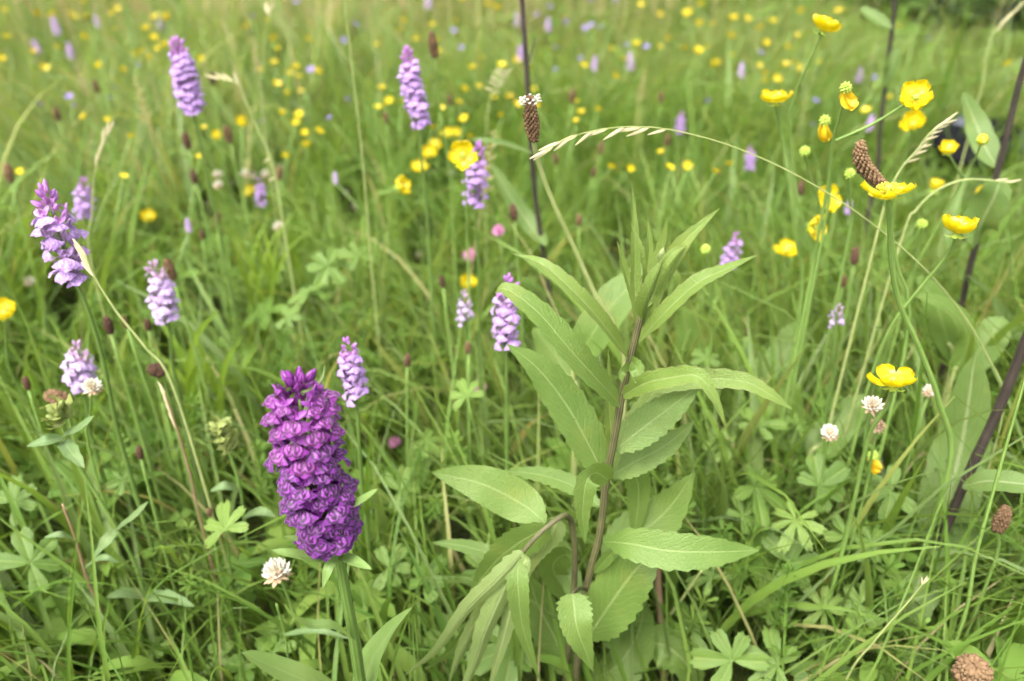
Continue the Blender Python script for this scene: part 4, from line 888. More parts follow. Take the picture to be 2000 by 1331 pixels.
# its snapped neighbour, bent over to the left
bst = rooted(list(reversed(kn([(1000, 1110, -.02), (1030, 1068, -.018), (1062, 1035, -.014), (1092, 1012, -.008), (1104, 1007, -.002), (1110, 1010, .004), (1117, 1026, .010), (1123, 1100, .012), (1116, 1220, .014), (1104, 1335, .016)])))[::-1]); BR = bst[-1]
bk = thing('knapweed', 'snapped knapweed stem bent over with drooping pale-backed leaves', 'knapweed', BR)
m = MB(); tube(m, spline(bst, 50), .0014, .0024, 12); part('stem', m.data('knapweed_stem', G['knap_stem'], BR), bk)
for cps, w, mt, pf, kw in [
    ([(1022, 1080, -.022), (975, 1130, -.034), (915, 1190, -.036), (850, 1275, -.03), (788, 1322, -.022)], 46, 'knap_pale', KC, dict(nhint=(.5, -.9, .3), fold=-.35, basal=.3)),
    ([(1000, 1108, -.022), (985, 1150, -.030), (950, 1230, -.034), (930, 1290, -.032), (890, 1390, -.03)], 48, 'knap_pale', K1, dict(nhint=(.3, -1, .2), fold=-.4)),
    ([(996, 1115, -.020), (960, 1170, -.022), (915, 1250, -.022), (872, 1345, -.02)], 44, 'knap_pale', K1, dict(nhint=(.5, -.9, .1), fold=-.4)),
    ([(1004, 1112, -.02), (1002, 1160, -.026), (985, 1240, -.024), (950, 1360, -.02)], 36, 'knap_pale', K1, dict(nhint=(-.4, -.9, .1), fold=-.4)),
    ([(1000, 1110, -.016), (940, 1190, -.014), (880, 1270, -.012), (828, 1308, -.010)], 30, 'knap', K1, dict(nhint=(.4, -.9, .2))),
    ([(1012, 1092, -.024), (1012, 1150, -.034), (1022, 1230, -.034), (1056, 1335, -.03)], 46, 'knap', KC, dict(nhint=(-.1, -1, .25), fold=.2)),
    ([(1068, 1030, -.008), (1010, 1062, .0), (960, 1105, .004), (916, 1165, .004)], 78, 'knap', KC, dict(nhint=(.35, -.8, .5), fold=.1, teeth=.2)),
    ([(1066, 1022, -.004), (1020, 985, .006), (940, 945, .010), (842, 922, .012)], 92, 'knap', KN, dict(nhint=(.15, -.8, .6), fold=.15, teeth=.02)),
    ([(1010, 1095, .004), (960, 1082, .012), (900, 1066, .016), (842, 1060, .018)], 34, 'knap', K1, dict(nhint=(.1, -.6, .8))),
    ([(1090, 1016, .0), (1075, 1045, .002), (1040, 1090, .004), (1020, 1150, .004)], 52, 'knap_pale', KC, dict(nhint=(-.3, -.9, .3), fold=-.2)),
    ([(1020, 1082, -.026), (1028, 1096, -.032), (1034, 1118, -.034)], 20, 'knap_pale', KC, dict(nhint=(-.1, -1, .2))),
    ([(1128, 1090, .012), (1100, 1085, .024), (1080, 1110, .03), (1105, 1160, .034), (1130, 1200, .034)], 60, 'knap', KB, dict(nhint=(.1, -.9, .4))),
    ([(1110, 1320, .016), (1085, 1250, .03), (1050, 1180, .04), (1030, 1120, .045)], 90, 'knap', KB, dict(nhint=(.2, -.8, .5))),
]: kleaf(bk, BR, cps, w, mt, pf, **kw)

# a pinkish forked stem behind it, with low toothed leaves
ps = rooted(kn([(1284, 1085, .05), (1286, 1150, .05), (1292, 1230, .052), (1298, 1335, .055)])); PR = ps[-1]
pk = thing('knapweed', 'bare pinkish forked stem with one toothed leaf at its foot', 'knapweed', PR)
m = MB(); tube(m, spline(ps, 24), .0023, .0034, 10); part('stem', m.data('pink_stem', G['red_stem'], PR), pk)
m = MB(); tube(m, spline(kn([(1294, 1222, .052), (1325, 1180, .05), (1375, 1108, .048)]), 10), .0014, .0010, 7); part('branch', m.data('pink_branch', G['culm'], PR), pk)
m = MB(); tube(m, spline(kn([(1230, 1340, .05), (1232, 1290, .05), (1245, 1268, .046), (1256, 1258, .04)]), 10), .0014, .0011, 7); part('branch', m.data('pink_branch', G['butter_stem'], PR), pk)
kleaf(pk, PR, [(1252, 1262, .04), (1290, 1258, .034), (1335, 1290, .026), (1368, 1350, .02)], 84, 'knap', lance(.45, .7, .15), nhint=(-.1, -.8, .6), teeth=.25, nteeth=8)
kleaf(pk, PR, [(1262, 1420, .05), (1225, 1330, .06), (1210, 1270, .066), (1205, 1230, .07)], 120, 'knap', KB, nhint=(0, -.9, .5))

# ------------------------------------------------------------------ tall dark old stems with long pale leaves
def old_stem(label, path, d, r, leaves=(), seed=0, twigs=()):
    q = next(p for p in path if p[1] > -80 and p[0] < 2040); F = Fof(q[1], d); pts = rooted([PF(x, y, F + .004 * (i - path.index(q))) for i, (x, y) in enumerate(path)]); root = pts[-1]
    t = thing('thistle', label, 'thistle', root)
    m = MB(); tube(m, spline(pts, 30), r * .8, r * 1.15, 10, bulge=lambda s: 1 + .10 * math.sin(s * 31 + seed) ** 10 + .05 * math.sin(s * 90 + seed * 3)); part('stem', m.data('thistle_stem', G['old_stem'], root), t)
    for k_, (cps, w) in enumerate(leaves):
        dd = F / (CP - (cps[0][1] - 665.5) / FPX * SP)
        m = MB(); leaf(m, [PF(x, y, F + o) for x, y, o in cps], w / FPX * dd * 1.1, None, lance(.5, .6, .2), 20, 6, .18, teeth=.10, nteeth=16, wave=.025, seed=k_ + seed); part('leaf', m.data('thistle_leaf', G['thistle_leaf'], root), t)
    for cps, w in twigs:
        m = MB(); tube(m, spline([PF(x, y, F + o) for x, y, o in cps], 8), w, w * .6, 6); part('branch', m.data('thistle_branch', G['old_stem'], root), t)
    return t
old_stem('tall thin dark stem rising past the anther-ringed plantain head', [(996, -330), (1006, -190), (1014, -70), (1021, 20), (1030, 160), (1038, 300), (1050, 420), (1066, 525), (1078, 620)], .72, .0025,
         [([(1066, 480, .0), (1035, 440, .03), (1000, 390, .04), (958, 318, .05)], 34), ([(1040, 300, 0), (1000, 285, -.01), (960, 276, -.02), (920, 272, -.02)], 14)],
         1, [([(1031, 130, 0), (1038, 100, .004), (1046, 74, .008)], .0009)])
old_stem('dark stem with pale leaves rising before the hedge', [(1775, -300), (1762, -150), (1752, -40), (1742, 60), (1730, 160), (1718, 260), (1712, 340)], .92, .0026,
         [([(1742, 55, 0), (1710, 35, .01), (1680, 15, .02)], 26), ([(1726, 170, 0), (1742, 130, -.01), (1752, 90, -.01)], 24)], 2)
old_stem('dark stem leaning in front of the black bag', [(2090, -160), (2050, -30), (2016, 80), (1990, 165), (1960, 290), (1930, 400), (1895, 520), (1872, 620)], .66, .0028,
         [([(1905, 480, 0), (1915, 440, -.01), (1940, 390, -.02), (1955, 350, -.02)], 62), ([(1950, 330, .01), (1925, 290, .03), (1905, 240, .05), (1880, 180, .06)], 46), ([(1890, 540, 0), (1930, 580, .02), (1975, 640, .02), (2050, 690, .02)], 44)], 3)
old_stem('thick dark stem leaning out over broad pale leaves', [(2290, 40), (2190, 230), (2100, 430), (2035, 590), (1998, 680), (1950, 800), (1890, 930), (1835, 1060), (1805, 1130)], .50, .0033,
         [([(1830, 1090, .03), (1850, 980, .05), (1880, 860, .07), (1905, 690, .08)], 100), ([(1815, 1110, 0), (1900, 1060, .02), (1960, 1085, .02), (2060, 1060, .02)], 80),
          ([(1880, 950, 0), (1930, 940, -.01), (1990, 945, -.02), (2060, 950, -.03)], 44), ([(1800, 1120, .0), (1790, 1150, -.012), (1768, 1190, -.02), (1745, 1240, -.02)], 78)], 4)
# broad soft dock leaves behind the knapweed
def dock(label, base, leaves, F, group=None):
    b = PF(*base, F); root = Vector((b.x, b.y, gz(b.x, b.y) - .01)); t = thing('dock', label, 'dock', root, group)
    for k_, (cps, w) in enumerate(leaves):
        pts = [PF(x, y, F + o) for x, y, o in cps]; dd = F / (CP - (cps[1][1] - 665.5) / FPX * SP)
        m = MB(); tube(m, spline([root, root.lerp(pts[0], .55) + Vector((0, 0, .01)), pts[0], pts[0].lerp(pts[1], .3)], 8), .0022, .0015, 6); s = part('leaf_stalk', m.data('dock_stalk', G['culm'], root), t)
        m = MB(); leaf(m, pts, w / FPX * dd * 1.1, None, lance(.45, .65, .2), 18, 6, .15, wave=.03, seed=k_); part('leaf', m.data('dock_leaf', G['dock'], root), s)
    return t
dock('dock with one broad pale leaf slanting behind the knapweed', (1140, 760), [([(1120, 720, 0), (1165, 640, .0), (1220, 570, .01), (1310, 500, .02)], 76), ([(1125, 760, 0), (1080, 690, .02), (1040, 640, .03)], 60)], .56)
dock('dock with long soft leaves right of the cut-leaved clump', (1880, 760), [([(1860, 740, 0), (1890, 660, .0), (1850, 600, .0), (1780, 575, .0)], 40), ([(1860, 700, .02), (1830, 600, .03), (1790, 540, .04)], 60), ([(1880, 730, .02), (1930, 660, .03), (1960, 620, .04)], 70)], .62)
dock('dock tuft with rounded leaves at the right beyond the clovers', (1500, 760), [([(1500, 740, 0), (1540, 680, .02), (1570, 620, .03)], 60), ([(1500, 760, 0), (1450, 700, .02), (1420, 640, .03)], 70), ([(1380, 760, .02), (1350, 680, .03), (1330, 600, .04)], 60)], .70)
dock('dock with broad leaves low behind the shrivelled buttercup', (1570, 900), [([(1550, 880, 0), (1530, 820, .02), (1550, 740, .03)], 80), ([(1580, 890, 0), (1640, 830, .01), (1690, 770, .02)], 70)], .58)

# ------------------------------------------------------------------ grass stalks that stand out singly
def spikelet_mesh():
    m = MB()
    for k_ in range(3):
        q = Matrix.Rotation(k_ * 2.09, 3, 'Z'); leaf(m, [q @ Vector(p) for p in ((.0003, 0, 0), (.0013, 0, .006), (.0010, 0, .012), (.0002, 0, .018))], .0030, q @ Vector((1, 0, 0)), lance(.5, .8, .3), 6, 2, -.7)
    return m.data('spikelet', G['straw'])
SPK = spikelet_mesh()
def grass_stalk(label, path, d, heads, r=.0010, mat='culm', group=None, fwd=0.0, root_pts=True, sz=1.0):
    """path: pixels tip to foot; heads: positions (index along the path 0..1), spikelet direction in pixels"""
    F = Fof(path[0][1], d); pts = [PF(x, y, F + fwd * i) for i, (x, y) in enumerate(path)]; pts = rooted(pts); root = pts[-1]
    t = thing('grass_stalk', label, 'grass', root, group); n = 60; sp = spline(pts, n)
    m = MB(); tube(m, sp, r * .5, r * 1.2, 6); part('stalk', m.data('grass_culm', G[mat], root), t)
    for (s, dx, dy, sc) in heads:
        a = min(int(s * n), n - 1); p = sp[a]; dd = F / (CP - 0)
        v = Vector((dx, .15, -dy)).normalized()
        part('spikelet', SPK, t, frame(p - root, v, (0, -1, .3), sc * sz))
    for s, *_ in heads[:1]: clear(path[0][0], path[0][1], 24, d)
    return t
grass_stalk('long arching grass stalk with a drooping straw-coloured seed head', [(1072, 292), (1110, 270), (1175, 253), (1250, 248), (1330, 258), (1440, 290), (1560, 345), (1680, 420), (1790, 510), (1870, 600), (1925, 690), (1960, 800)], .50,
            [(.001, -1, .55, 1.0), (.03, -1, .75, 1.1), (.06, -1, .45, 1.1), (.085, -1, .9, 1.0), (.115, -1, .5, 1.15), (.14, -.9, .85, 1.0), (.17, -1, .4, 1.15), (.20, -1, .7, 1.1), (.235, -1, .25, 1.2), (.255, -1, .45, 1.1), (.285, -1, .35, .9)], r=.00060, sz=.78)
for x in range(1040, 1300, 20): clear(x, 270, 24, .55)
grass_stalk('thin green grass culm rising out at the meadow back, bare at the top', [(664, -60), (676, 30), (690, 150), (705, 280), (716, 400), (722, 480)], .70, [], r=.0011)
grass_stalk('bent grass culm with a pale feathery head beside the slender violet orchid', [(430, 155), (465, 165), (478, 195), (500, 245), (525, 300), (540, 360)], .80, [(.0, -.9, -.2, .9), (.05, -.8, -.5, .8), (.1, -.8, -.6, .8), (.15, -.3, -1, .7), (.7, -.9, .6, .6), (.6, -.8, .5, .6)], r=.0013)
grass_stalk('straw grass head standing before the violet orchid at the left', [(212, 262), (196, 300), (184, 350), (180, 420), (176, 500)], .72, [(.0, .6, -1, .8), (.04, .3, -1, .9), (.1, .2, -1, .9), (.16, .4, -1, .9), (.22, .3, -1, .8), (.28, .2, -1, .8)])
grass_stalk('pale grass head hanging beside the loose lilac orchid', [(168, 500), (185, 540), (208, 580), (240, 625), (285, 680), (340, 760)], .50, [(.0, -.6, -1, .7), (.03, -.5, -1, .8), (.06, -.6, -1, .8), (.1, -.5, -1, .8), (.13, -.6, -1, .7), (.16, -.7, -1, .7)])
grass_stalk('reddish narrow grass head leaning above the broad blades', [(322, 768), (336, 810), (352, 860), (372, 930), (385, 990)], .56, [(.03 * i, -.4 + .1 * (i % 2), -1, .55) for i in range(10)], mat='red_stem')
grass_stalk('dry grass head at the upper right corner by the hedge', [(2010, -10), (1975, 30), (1945, 60), (1925, 110), (1915, 180)], .85, [(.05 * i, .7, -.8, 1.0) for i in range(8)])
grass_stalk('loose greenish grass panicle leaning before the black bag', [(1845, 240), (1815, 262), (1790, 295), (1760, 330), (1735, 380), (1715, 450)], .55, [(.03 * i, .8, -.7 + .5 * (i % 2), .6) for i in range(14)])
grass_stalk('horizontal dry grass stem in front of the leaning dark stem', [(1975, 358), (1930, 352), (1880, 352), (1830, 372), (1790, 410), (1760, 470)], .60, [(.02, 1, -.2, .6), (.06, 1, 0, .6), (.1, 1, -.1, .6)], r=.0009)
grass_stalk('thin dry culm with a small bead-like dark tip above a hanging leaf', [(1803, 1140), (1770, 1180), (1710, 1250), (1650, 1335)], .50, [(.0, .3, -1, .35), (.02, -.2, -1, .35), (.03, .5, -.6, .35)], r=.0008)
grass_stalk('pale grass stalk at the right picture edge leaning over the thick stem', [(2030, 640), (1985, 800), (1940, 960), (1905, 1090), (1885, 1200)], .44, [], r=.0016, mat='butter_stem')
grass_stalk('white-tipped grass flower before the far buttercups', [(528, 22), (522, 45), (516, 75), (512, 130), (510, 200)], .95, [(.02 * i, -.3 + .6 * (i % 2), -.6, .7) for i in range(6)])
grass_stalk('pale loose panicle beside the dark thin stem', [(985, 140), (970, 165), (955, 200), (950, 260), (948, 330)], 1.0, [(.03 * i, -1 + 2 * (i % 2), -.3, .7) for i in range(10)])

G['broad'] = mat_leaf('broad_blade', (0.095, 0.170, 0.014), (0.145, 0.215, 0.020), (0.16, 0.23, 0.03), trans=0.45, vein=0.05, midw=0.03, spread=.2)
def broad_tuft(label, base, F, n, tips, seed, w=.0085):
    rr = random.Random(seed); b = PF(*base, F); root = Vector((b.x, b.y, gz(b.x, b.y) - .01)); t = thing('grass_tuft', label, 'grass', root)
    for i in range(n):
        tx, ty = tips[0] + (tips[2] - tips[0]) * (i + rr.random()) / n, rr.uniform(tips[1], tips[3])
        foot = root + Vector((rr.uniform(-.05, .05), rr.uniform(-.03, .05), 0)); tip = PF(tx, ty, F + rr.uniform(-.03, .08)); v = tip - foot
        m = MB(); leaf(m, [foot, foot + Vector((v.x * .22, v.y * .25, v.z * .45)), foot + Vector((v.x * .55, v.y * .6, v.z * .82)), tip], w * rr.uniform(.7, 1.25), Vector((rr.uniform(-.9, .9), -1, .2)), lance(.22, .7, .5), 12, 2, .35, twist=rr.uniform(-.9, .9))
        part('blade', m.data('broad_blade', G['broad'], root), t)
broad_tuft('tuft of broad bright grass blades between the dark purple orchid and the pink grass head', (430, 1150), .66, 22, (255, 600, 520, 840), 3, .0095)
broad_tuft('tuft of broad grass blades behind the lilac orchid with the bare stem', (560, 760), .92, 18, (420, 400, 640, 560), 4, .0075)
broad_tuft('tuft of broad grass blades rising under the yellow rattle', (60, 1330), .52, 12, (-60, 960, 140, 1200), 5)

clear_box(280, 660, 515, 1000, .68); clear_box(430, 420, 640, 600, .94); clear_box(0, 980, 120, 1250, .56)

# ------------------------------------------------------------------ yellow rattle
def rattle(label, top, stem, d, n, leaves, seed=0):
    rr = random.Random(seed); F = Fof(top[1], d); pts = rooted([PF(*top, F)] + [PF(x, y, F + .005 * (i + 1)) for i, (x, y) in enumerate(stem)]); root = pts[-1]
    t = thing('yellow_rattle', label, 'yellow rattle', root)
    m = MB(); tube(m, spline(pts, 24), .0011, .0015, 7); part('stem', m.data('rattle_stem', G['butter_stem'], root), t)
    sp = spline(pts[:3], 20)
    for i in range(n):
        p = sp[min(20, i)] if n > 6 else sp[i]; s = -1 if i % 2 else 1
        v = Vector((s * rr.uniform(.3, 1), rr.uniform(-1, .2), rr.uniform(.3, 1))).normalized()
        m = MB(); ellipsoid(m, (0, 0, .006), .0030, .0050, .0070, 9, 7); leaf(m, [(0, 0, .011), (0, .001, .015), (0, .004, .018)], .004, (0, 1, 0), lance(.3, .5, .5), 4, 2, .5, mi=1)
        for bs in (-1, 1): leaf(m, [(0, bs * .002, 0), (bs * .003, bs * .008, .006), (bs * .002, bs * .010, .016)], .009, (bs * .5, bs * .8, -.3), lance(.4, .8, .4), 8, 3, .3, teeth=.5, nteeth=6)
        part('calyx', m.data('rattle_calyx', [G['rattle_cup'], G['rattle_cup']]), t, frame(p - root, v, (0, -1, 0), rr.uniform(.55, .85)))
    for k_, (cps, w) in enumerate(leaves):
        dd = F / (CP - (cps[0][1] - 665.5) / FPX * SP)
        m = MB(); leaf(m, [PF(x, y, F + o) for x, y, o in cps], w / FPX * dd * 1.1, None, lance(.4, .8, .3), 12, 4, .3, teeth=.25, nteeth=9, seed=k_); part('leaf', m.data('rattle_leaf', G['rattle'], root), t)
rattle('yellow rattle with pale calyces over paired grey-green leaves', (118, 800), [(128, 850), (160, 920), (215, 1010), (270, 1120), (320, 1300)], .52, 6,
       [([(122, 855, 0), (90, 862, -.01), (52, 872, -.01)], 22), ([(124, 850, 0), (155, 838, -.01), (184, 812, -.01)], 24), ([(124, 862, 0), (140, 885, -.02), (165, 915, -.03)], 26),
        ([(228, 1035, 0), (205, 1060, -.01), (180, 1094, -.01)], 20), ([(228, 1035, 0), (262, 1010, -.01), (290, 980, -.01)], 20), ([(285, 1165, 0), (330, 1168, -.01), (380, 1185, -.02)], 24), ([(285, 1165, 0), (245, 1160, -.01), (206, 1168, -.02)], 22)], 1)
rattle('yellow rattle with hanging pods half lost in the grass', (425, 830), [(450, 890), (470, 960), (480, 1040), (490, 1130)], .58, 9,
       [([(470, 960, 0), (440, 950, -.01), (410, 960, -.01)], 18), ([(478, 1010, 0), (510, 1000, -.01), (540, 1010, -.01)], 18)], 2)
# thin wiry herbs of the left foreground
def herb(label, path, d, lvs, seed):
    F = Fof(path[0][1], d); pts = rooted([PF(x, y, F + .004 * i) for i, (x, y) in enumerate(path)]); root = pts[-1]
    t = thing('vetchling', label, 'herb', root)
    m = MB(); tube(m, spline(pts, 20), .0008, .0012, 6); part('stem', m.data('herb_stem', G['red_stem'] if seed % 2 else G['butter_stem'], root), t)
    for k_, (cps, w) in enumerate(lvs):
        dd = F / (CP - (cps[0][1] - 665.5) / FPX * SP)
        m = MB(); leaf(m, [PF(x, y, F + o) for x, y, o in cps], w / FPX * dd * 1.1, None, lance(.4, .8, .3), 10, 4, .3, seed=k_); part('leaf', m.data('herb_leaf', G['rattle'], root), t)
herb('wiry stem with narrow leaves leaning through the lower left grass', [(122, 985), (150, 1060), (170, 1130), (200, 1200)], .55, [([(150, 1060, 0), (120, 1045, -.01), (85, 1050, -.01)], 14), ([(165, 1110, 0), (200, 1090, -.01), (232, 1100, -.01)], 14)], 1)
herb('thin stem with a long reflexed blade by the dark orchid stem', [(540, 1180), (556, 1240), (570, 1330)], .56, [([(556, 1240, 0), (620, 1232, -.01), (690, 1250, -.01)], 12)], 2)

# ------------------------------------------------------------------ palmate leaves
def palmate_mesh(name, mat, nl, depth, teeth, seed, spread=R_(300), sharp=1.0):
    """one lobed, toothed and pleated blade; depth = radius left at the notches"""
    m = MB(); rr = random.Random(seed); per = 16; nt = nl * per; nr = 7; vs, fs, uvs = [], [], []
    Ls = [.036 * (1 - .25 * abs(k_ - (nl - 1) / 2) / (nl / 2)) * rr.uniform(.76, 1.14) for k_ in range(nl)]
    for r in range(nr + 1):
        for i in range(nt + 1):
            k_ = min(i // per, nl - 1); t = (i - k_ * per) / per * 2 - 1
            th = -spread / 2 + spread * i / nt
            saw = (abs(t) * 3.5) % 1.0
            edge = depth + (1 - depth) * max(0.0, 1 - abs(t) ** sharp) + teeth * (saw - .5) * (0 if abs(t) > .95 else 1)
            L = Ls[k_] if abs(t) < .99 else min(Ls[k_], Ls[max(0, k_ - 1)] if t < 0 else Ls[min(nl - 1, k_ + 1)])
            R = L * max(.04, edge) * r / nr
            th2 = th + (spread / nl) * .5 * -t * .10 * (r / nr) ** 2          # lobes narrow outwards
            z = .0045 * abs(t) * (r / nr) - .004 * (r / nr) ** 2 + .0012 * math.sin(th * 3 + seed) * (r / nr)
            vs.append((math.sin(th2) * R, math.cos(th2) * R, z)); uvs.append((.5 + t * .5, r / nr))
    w_ = nt + 1
    for r in range(nr):
        for i in range(nt): fs.append((r * w_ + i, r * w_ + i + 1, (r + 1) * w_ + i + 1, (r + 1) * w_ + i))
    return m.add(vs, fs, uvs).data(name, mat)
PALM = [palmate_mesh('palmate_leaf', G['palm'], 5, .55, .15, 1, R_(290), 5.0), palmate_mesh('palmate_leaf', G['palm'], 5, .34, .16, 2, R_(300), 3.6),
        palmate_mesh('palmate_leaf', G['palm_y'], 7, .22, .20, 3, R_(315), 2.2), palmate_mesh('palmate_leaf', G['palm_y'], 5, .42, .15, 4, R_(260), 3.0)]
PALM2 = [PALM[1], palmate_mesh('palmate_leaf', G['palm_y'], 7, .24, .22, 13, R_(320), 2.4), palmate_mesh('palmate_leaf', G['palm'], 5, .22, .20, 14, R_(300), 2.8)]
def palm(px, py, size, d, label, idx, group, tilt=(0, -.45, .9), rot=None, seed=0):
    rr = random.Random(seed); p = P(px, py, d); p.z = max(p.z, .03)
    root = Vector((p.x + rr.uniform(-.04, .04), p.y + rr.uniform(0, .05), 0)); root.z = gz(root.x, root.y) - .01
    t = thing('wild_geranium', label, 'leaf clump', root, group)
    m = MB(); tube(m, spline([Vector((0, 0, 0)), (p - root) * .5 + Vector((0, 0, .02)), p - root], 8), .0012, .0009, 6); part('stalk', m.data('geranium_stalk', G['butter_stem']), t)
    s = size / FPX * d / .066 * rr.uniform(.62, .98)
    tl = Vector(tilt) + Vector((rr.uniform(-.5, .5), rr.uniform(-.4, .35), 0))
    part('leaf', PALM2[seed % 3] if idx == 2 else PALM[idx], t, frame(p - root, tl, (rr.uniform(-1, 1), rr.uniform(-.4, 1), 0), s))
pl = [(912, 775, 125, .64, 3), (440, 1035, 150, .58, 3), (830, 1140, 170, .62, 0), (1000, 1265, 210, .60, 0), (1430, 1290, 190, .58, 1), (1474, 950, 170, .62, 2), (1600, 950, 150, .62, 0), (1555, 1015, 140, .60, 2), (1655, 1050, 140, .60, 2),
      (1330, 960, 110, .66, 2), (1500, 1180, 150, .62, 2), (1600, 1290, 160, .60, 0), (1680, 1180, 120, .60, 2), (640, 520, 110, .86, 1), (700, 500, 90, .90, 1), (600, 570, 90, .85, 1), (560, 620, 80, .82, 1), (1480, 830, 110, .7, 2),
      (880, 1260, 150, .62, 0), (760, 1110, 120, .64, 1), (60, 1100, 150, .6, 1), (30, 980, 120, .62, 1), (240, 940, 90, .64, 1), (1390, 1130, 110, .62, 2), (1720, 1300, 150, .58, 1), (1960, 1290, 150, .56, 0), (1450, 1010, 130, .62, 2), (1540, 1100, 140, .61, 1), (1610, 1190, 130, .60, 2), (1520, 1300, 150, .58, 2), (1700, 1060, 130, .60, 1), (1420, 870, 110, .68, 2), (1620, 780, 100, .72, 1), (1350, 1230, 120, .62, 1), (1760, 1140, 120, .60, 2), (780, 960, 110, .68, 1), (830, 860, 100, .72, 3), (160, 1150, 110, .62, 1), (540, 1270, 110, .62, 1), (420, 1290, 110, .64, 1), (300, 1270, 100, .64, 1), (1560, 830, 90, .7, 1), (1380, 700, 90, .75, 1), (1250, 800, 80, .72, 1), (1740, 960, 120, .62, 1), (1800, 1290, 130, .6, 2), (950, 1120, 120, .64, 1), (60, 1270, 130, .62, 0)]
for i, (x, y, s, d, ix) in enumerate(pl):
    lab = ['broad toothed palmate leaf low among the grass', 'deeply lobed palmate leaf half hidden in the grass', 'finely cut leaf spreading over the grass', 'fresh yellow-green pointed-lobed leaf lifted above the grass'][ix]
    palm(x, y, s, d, near_label(x, y, lab.rsplit(' ', 4)[0] if ix == 0 else lab, 'among the grass').replace('grass among the grass', 'grass'), ix, ['broad palmate leaves', 'lobed palmate leaves', 'finely cut leaves', 'fresh pointed-lobed leaves'][ix], seed=i)

# ------------------------------------------------------------------ the black bag lying in the grass
def bag():
    c = P(1878, 358, 1.56); c.z = gz(c.x, c.y); t = thing('bag', 'black cloth bag with grey trim lying half hidden in the grass', 'bag', c)
    import bmesh
    def soft(name, size, loc, mat, rotz=0.0, rx=0.0, seed=0, amp=.012):
        bm = bmesh.new(); bmesh.ops.create_cube(bm, size=1); bmesh.ops.subdivide_edges(bm, edges=bm.edges[:], cuts=5, use_grid_fill=True)
        for v in bm.verts:
            p = v.co * 2; q = Vector((p.x * math.sqrt(max(0, 1 - p.y ** 2 * .28 - p.z ** 2 * .22)), p.y * math.sqrt(max(0, 1 - p.x ** 2 * .28 - p.z ** 2 * .25)), p.z * math.sqrt(max(0, 1 - p.x ** 2 * .3 - p.y ** 2 * .25))))
            n = math.sin(q.x * 5 + seed) * math.cos(q.y * 4 + q.z * 6 + seed * 2)
            v.co = Vector((q.x * size[0] / 2, q.y * size[1] / 2, q.z * size[2] / 2)) + q.normalized() * n * amp
        me = bpy.data.meshes.new(name); bm.to_mesh(me); bm.free(); me.materials.append(mat)
        me.polygons.foreach_set('use_smooth', np.ones(len(me.polygons), dtype=bool))
        part(name, me, t, Matrix.Translation(loc) @ Matrix.Rotation(rotz, 4, 'Z') @ Matrix.Rotation(rx, 4, 'X'))
    soft('body', (.22, .15, .16), (0, 0, .08), G['bag_cloth'], .3)
    soft('flap', (.20, .11, .03), (-.01, -.05, .165), G['bag_cloth'], .3, .5, 2, .006)
    soft('front_pocket', (.13, .05, .09), (-.02, -.095, .07), G['bag_trim'], .3, 0, 3, .004)
    soft('side_pocket', (.05, .09, .09), (.11, -.01, .05), G['bag_cloth'], .3, 0, 4, .004)
    for k_, (a, b) in enumerate((((-.09, -.04, .15), (.02, .02, .17)), ((.04, -.05, .15), (.12, -.02, .12)))):
        m = MB(); A, B = Vector(a), Vector(b); leaf(m, [A, (A + B) / 2 + Vector((0, -.02, .05)), B], .026, (0, -.5, .8), lambda s: 1, 10, 2, 0); part('strap', m.data('bag_strap', G['bag_trim']), t)
    for x in (-.05, .035):
        m = MB(); pts = [Vector((x + a * .011, -.123, .085 + b * .008)) for a, b in ((-1, -1), (1, -1), (1, 1), (-1, 1), (-1, -1))]; tube(m, pts, .0028, .0028, 6); part('buckle', m.data('bag_buckle', G['bag_shiny']), t)
bag(); clear_box(1830, 255, 1960, 300, 1.42)

# ------------------------------------------------------------------ masses: grass, ground cover, seed haze, hedge
def mass_mesh(name, V, Fq, tint, mat, tri=False):
    me = bpy.data.meshes.new(name); nv = len(V); k_ = Fq.shape[1]; nf = len(Fq)
    me.vertices.add(nv); me.vertices.foreach_set('co', V.astype(np.float32).ravel())
    me.loops.add(nf * k_); me.loops.foreach_set('vertex_index', Fq.astype(np.int32).ravel())
    me.polygons.add(nf); me.polygons.foreach_set('loop_start', np.arange(0, nf * k_, k_, dtype=np.int32)); me.polygons.foreach_set('loop_total', np.full(nf, k_, dtype=np.int32))
    me.polygons.foreach_set('use_smooth', np.ones(nf, dtype=bool))
    at = me.attributes.new('tint', 'FLOAT', 'POINT'); at.data.foreach_set('value', tint.astype(np.float32))
    me.materials.append(mat); me.update(calc_edges=True); return me
def sample_area(n, f0, f1, margin=.35, k_=.70, power=1.0):
    out = []
    while sum(len(o) for o in out) < n:
        F = nrng.uniform(f0, f1, n * 2); X = nrng.uniform(-1, 1, n * 2) * (k_ * f1 + margin)
        keep = np.abs(X) < (k_ * F + margin); out.append(np.stack([X[keep], F[keep]], -1))
    return np.concatenate(out)[:n]
def allowed(V, n_per):
    """V (N, k, 3): True where no vertex stands before something the photo shows free"""
    px, py, d = project(V.reshape(-1, 3)); ins = (px > -20) & (px < 2020) & (py > -20) & (py < 1351) & (d > 0.02)
    ix = np.clip((px // 8).astype(int), 0, 250); iy = np.clip((py // 8).astype(int), 0, 166)
    bad = (ins & (d < CLR[iy, ix])) | ((d < .30) & (d > -.05) & (np.abs(px - 1000) < 1300) & (V.reshape(-1, 3)[:, 2] > .25))
    return ~bad.reshape(V.shape[0], n_per).any(1)
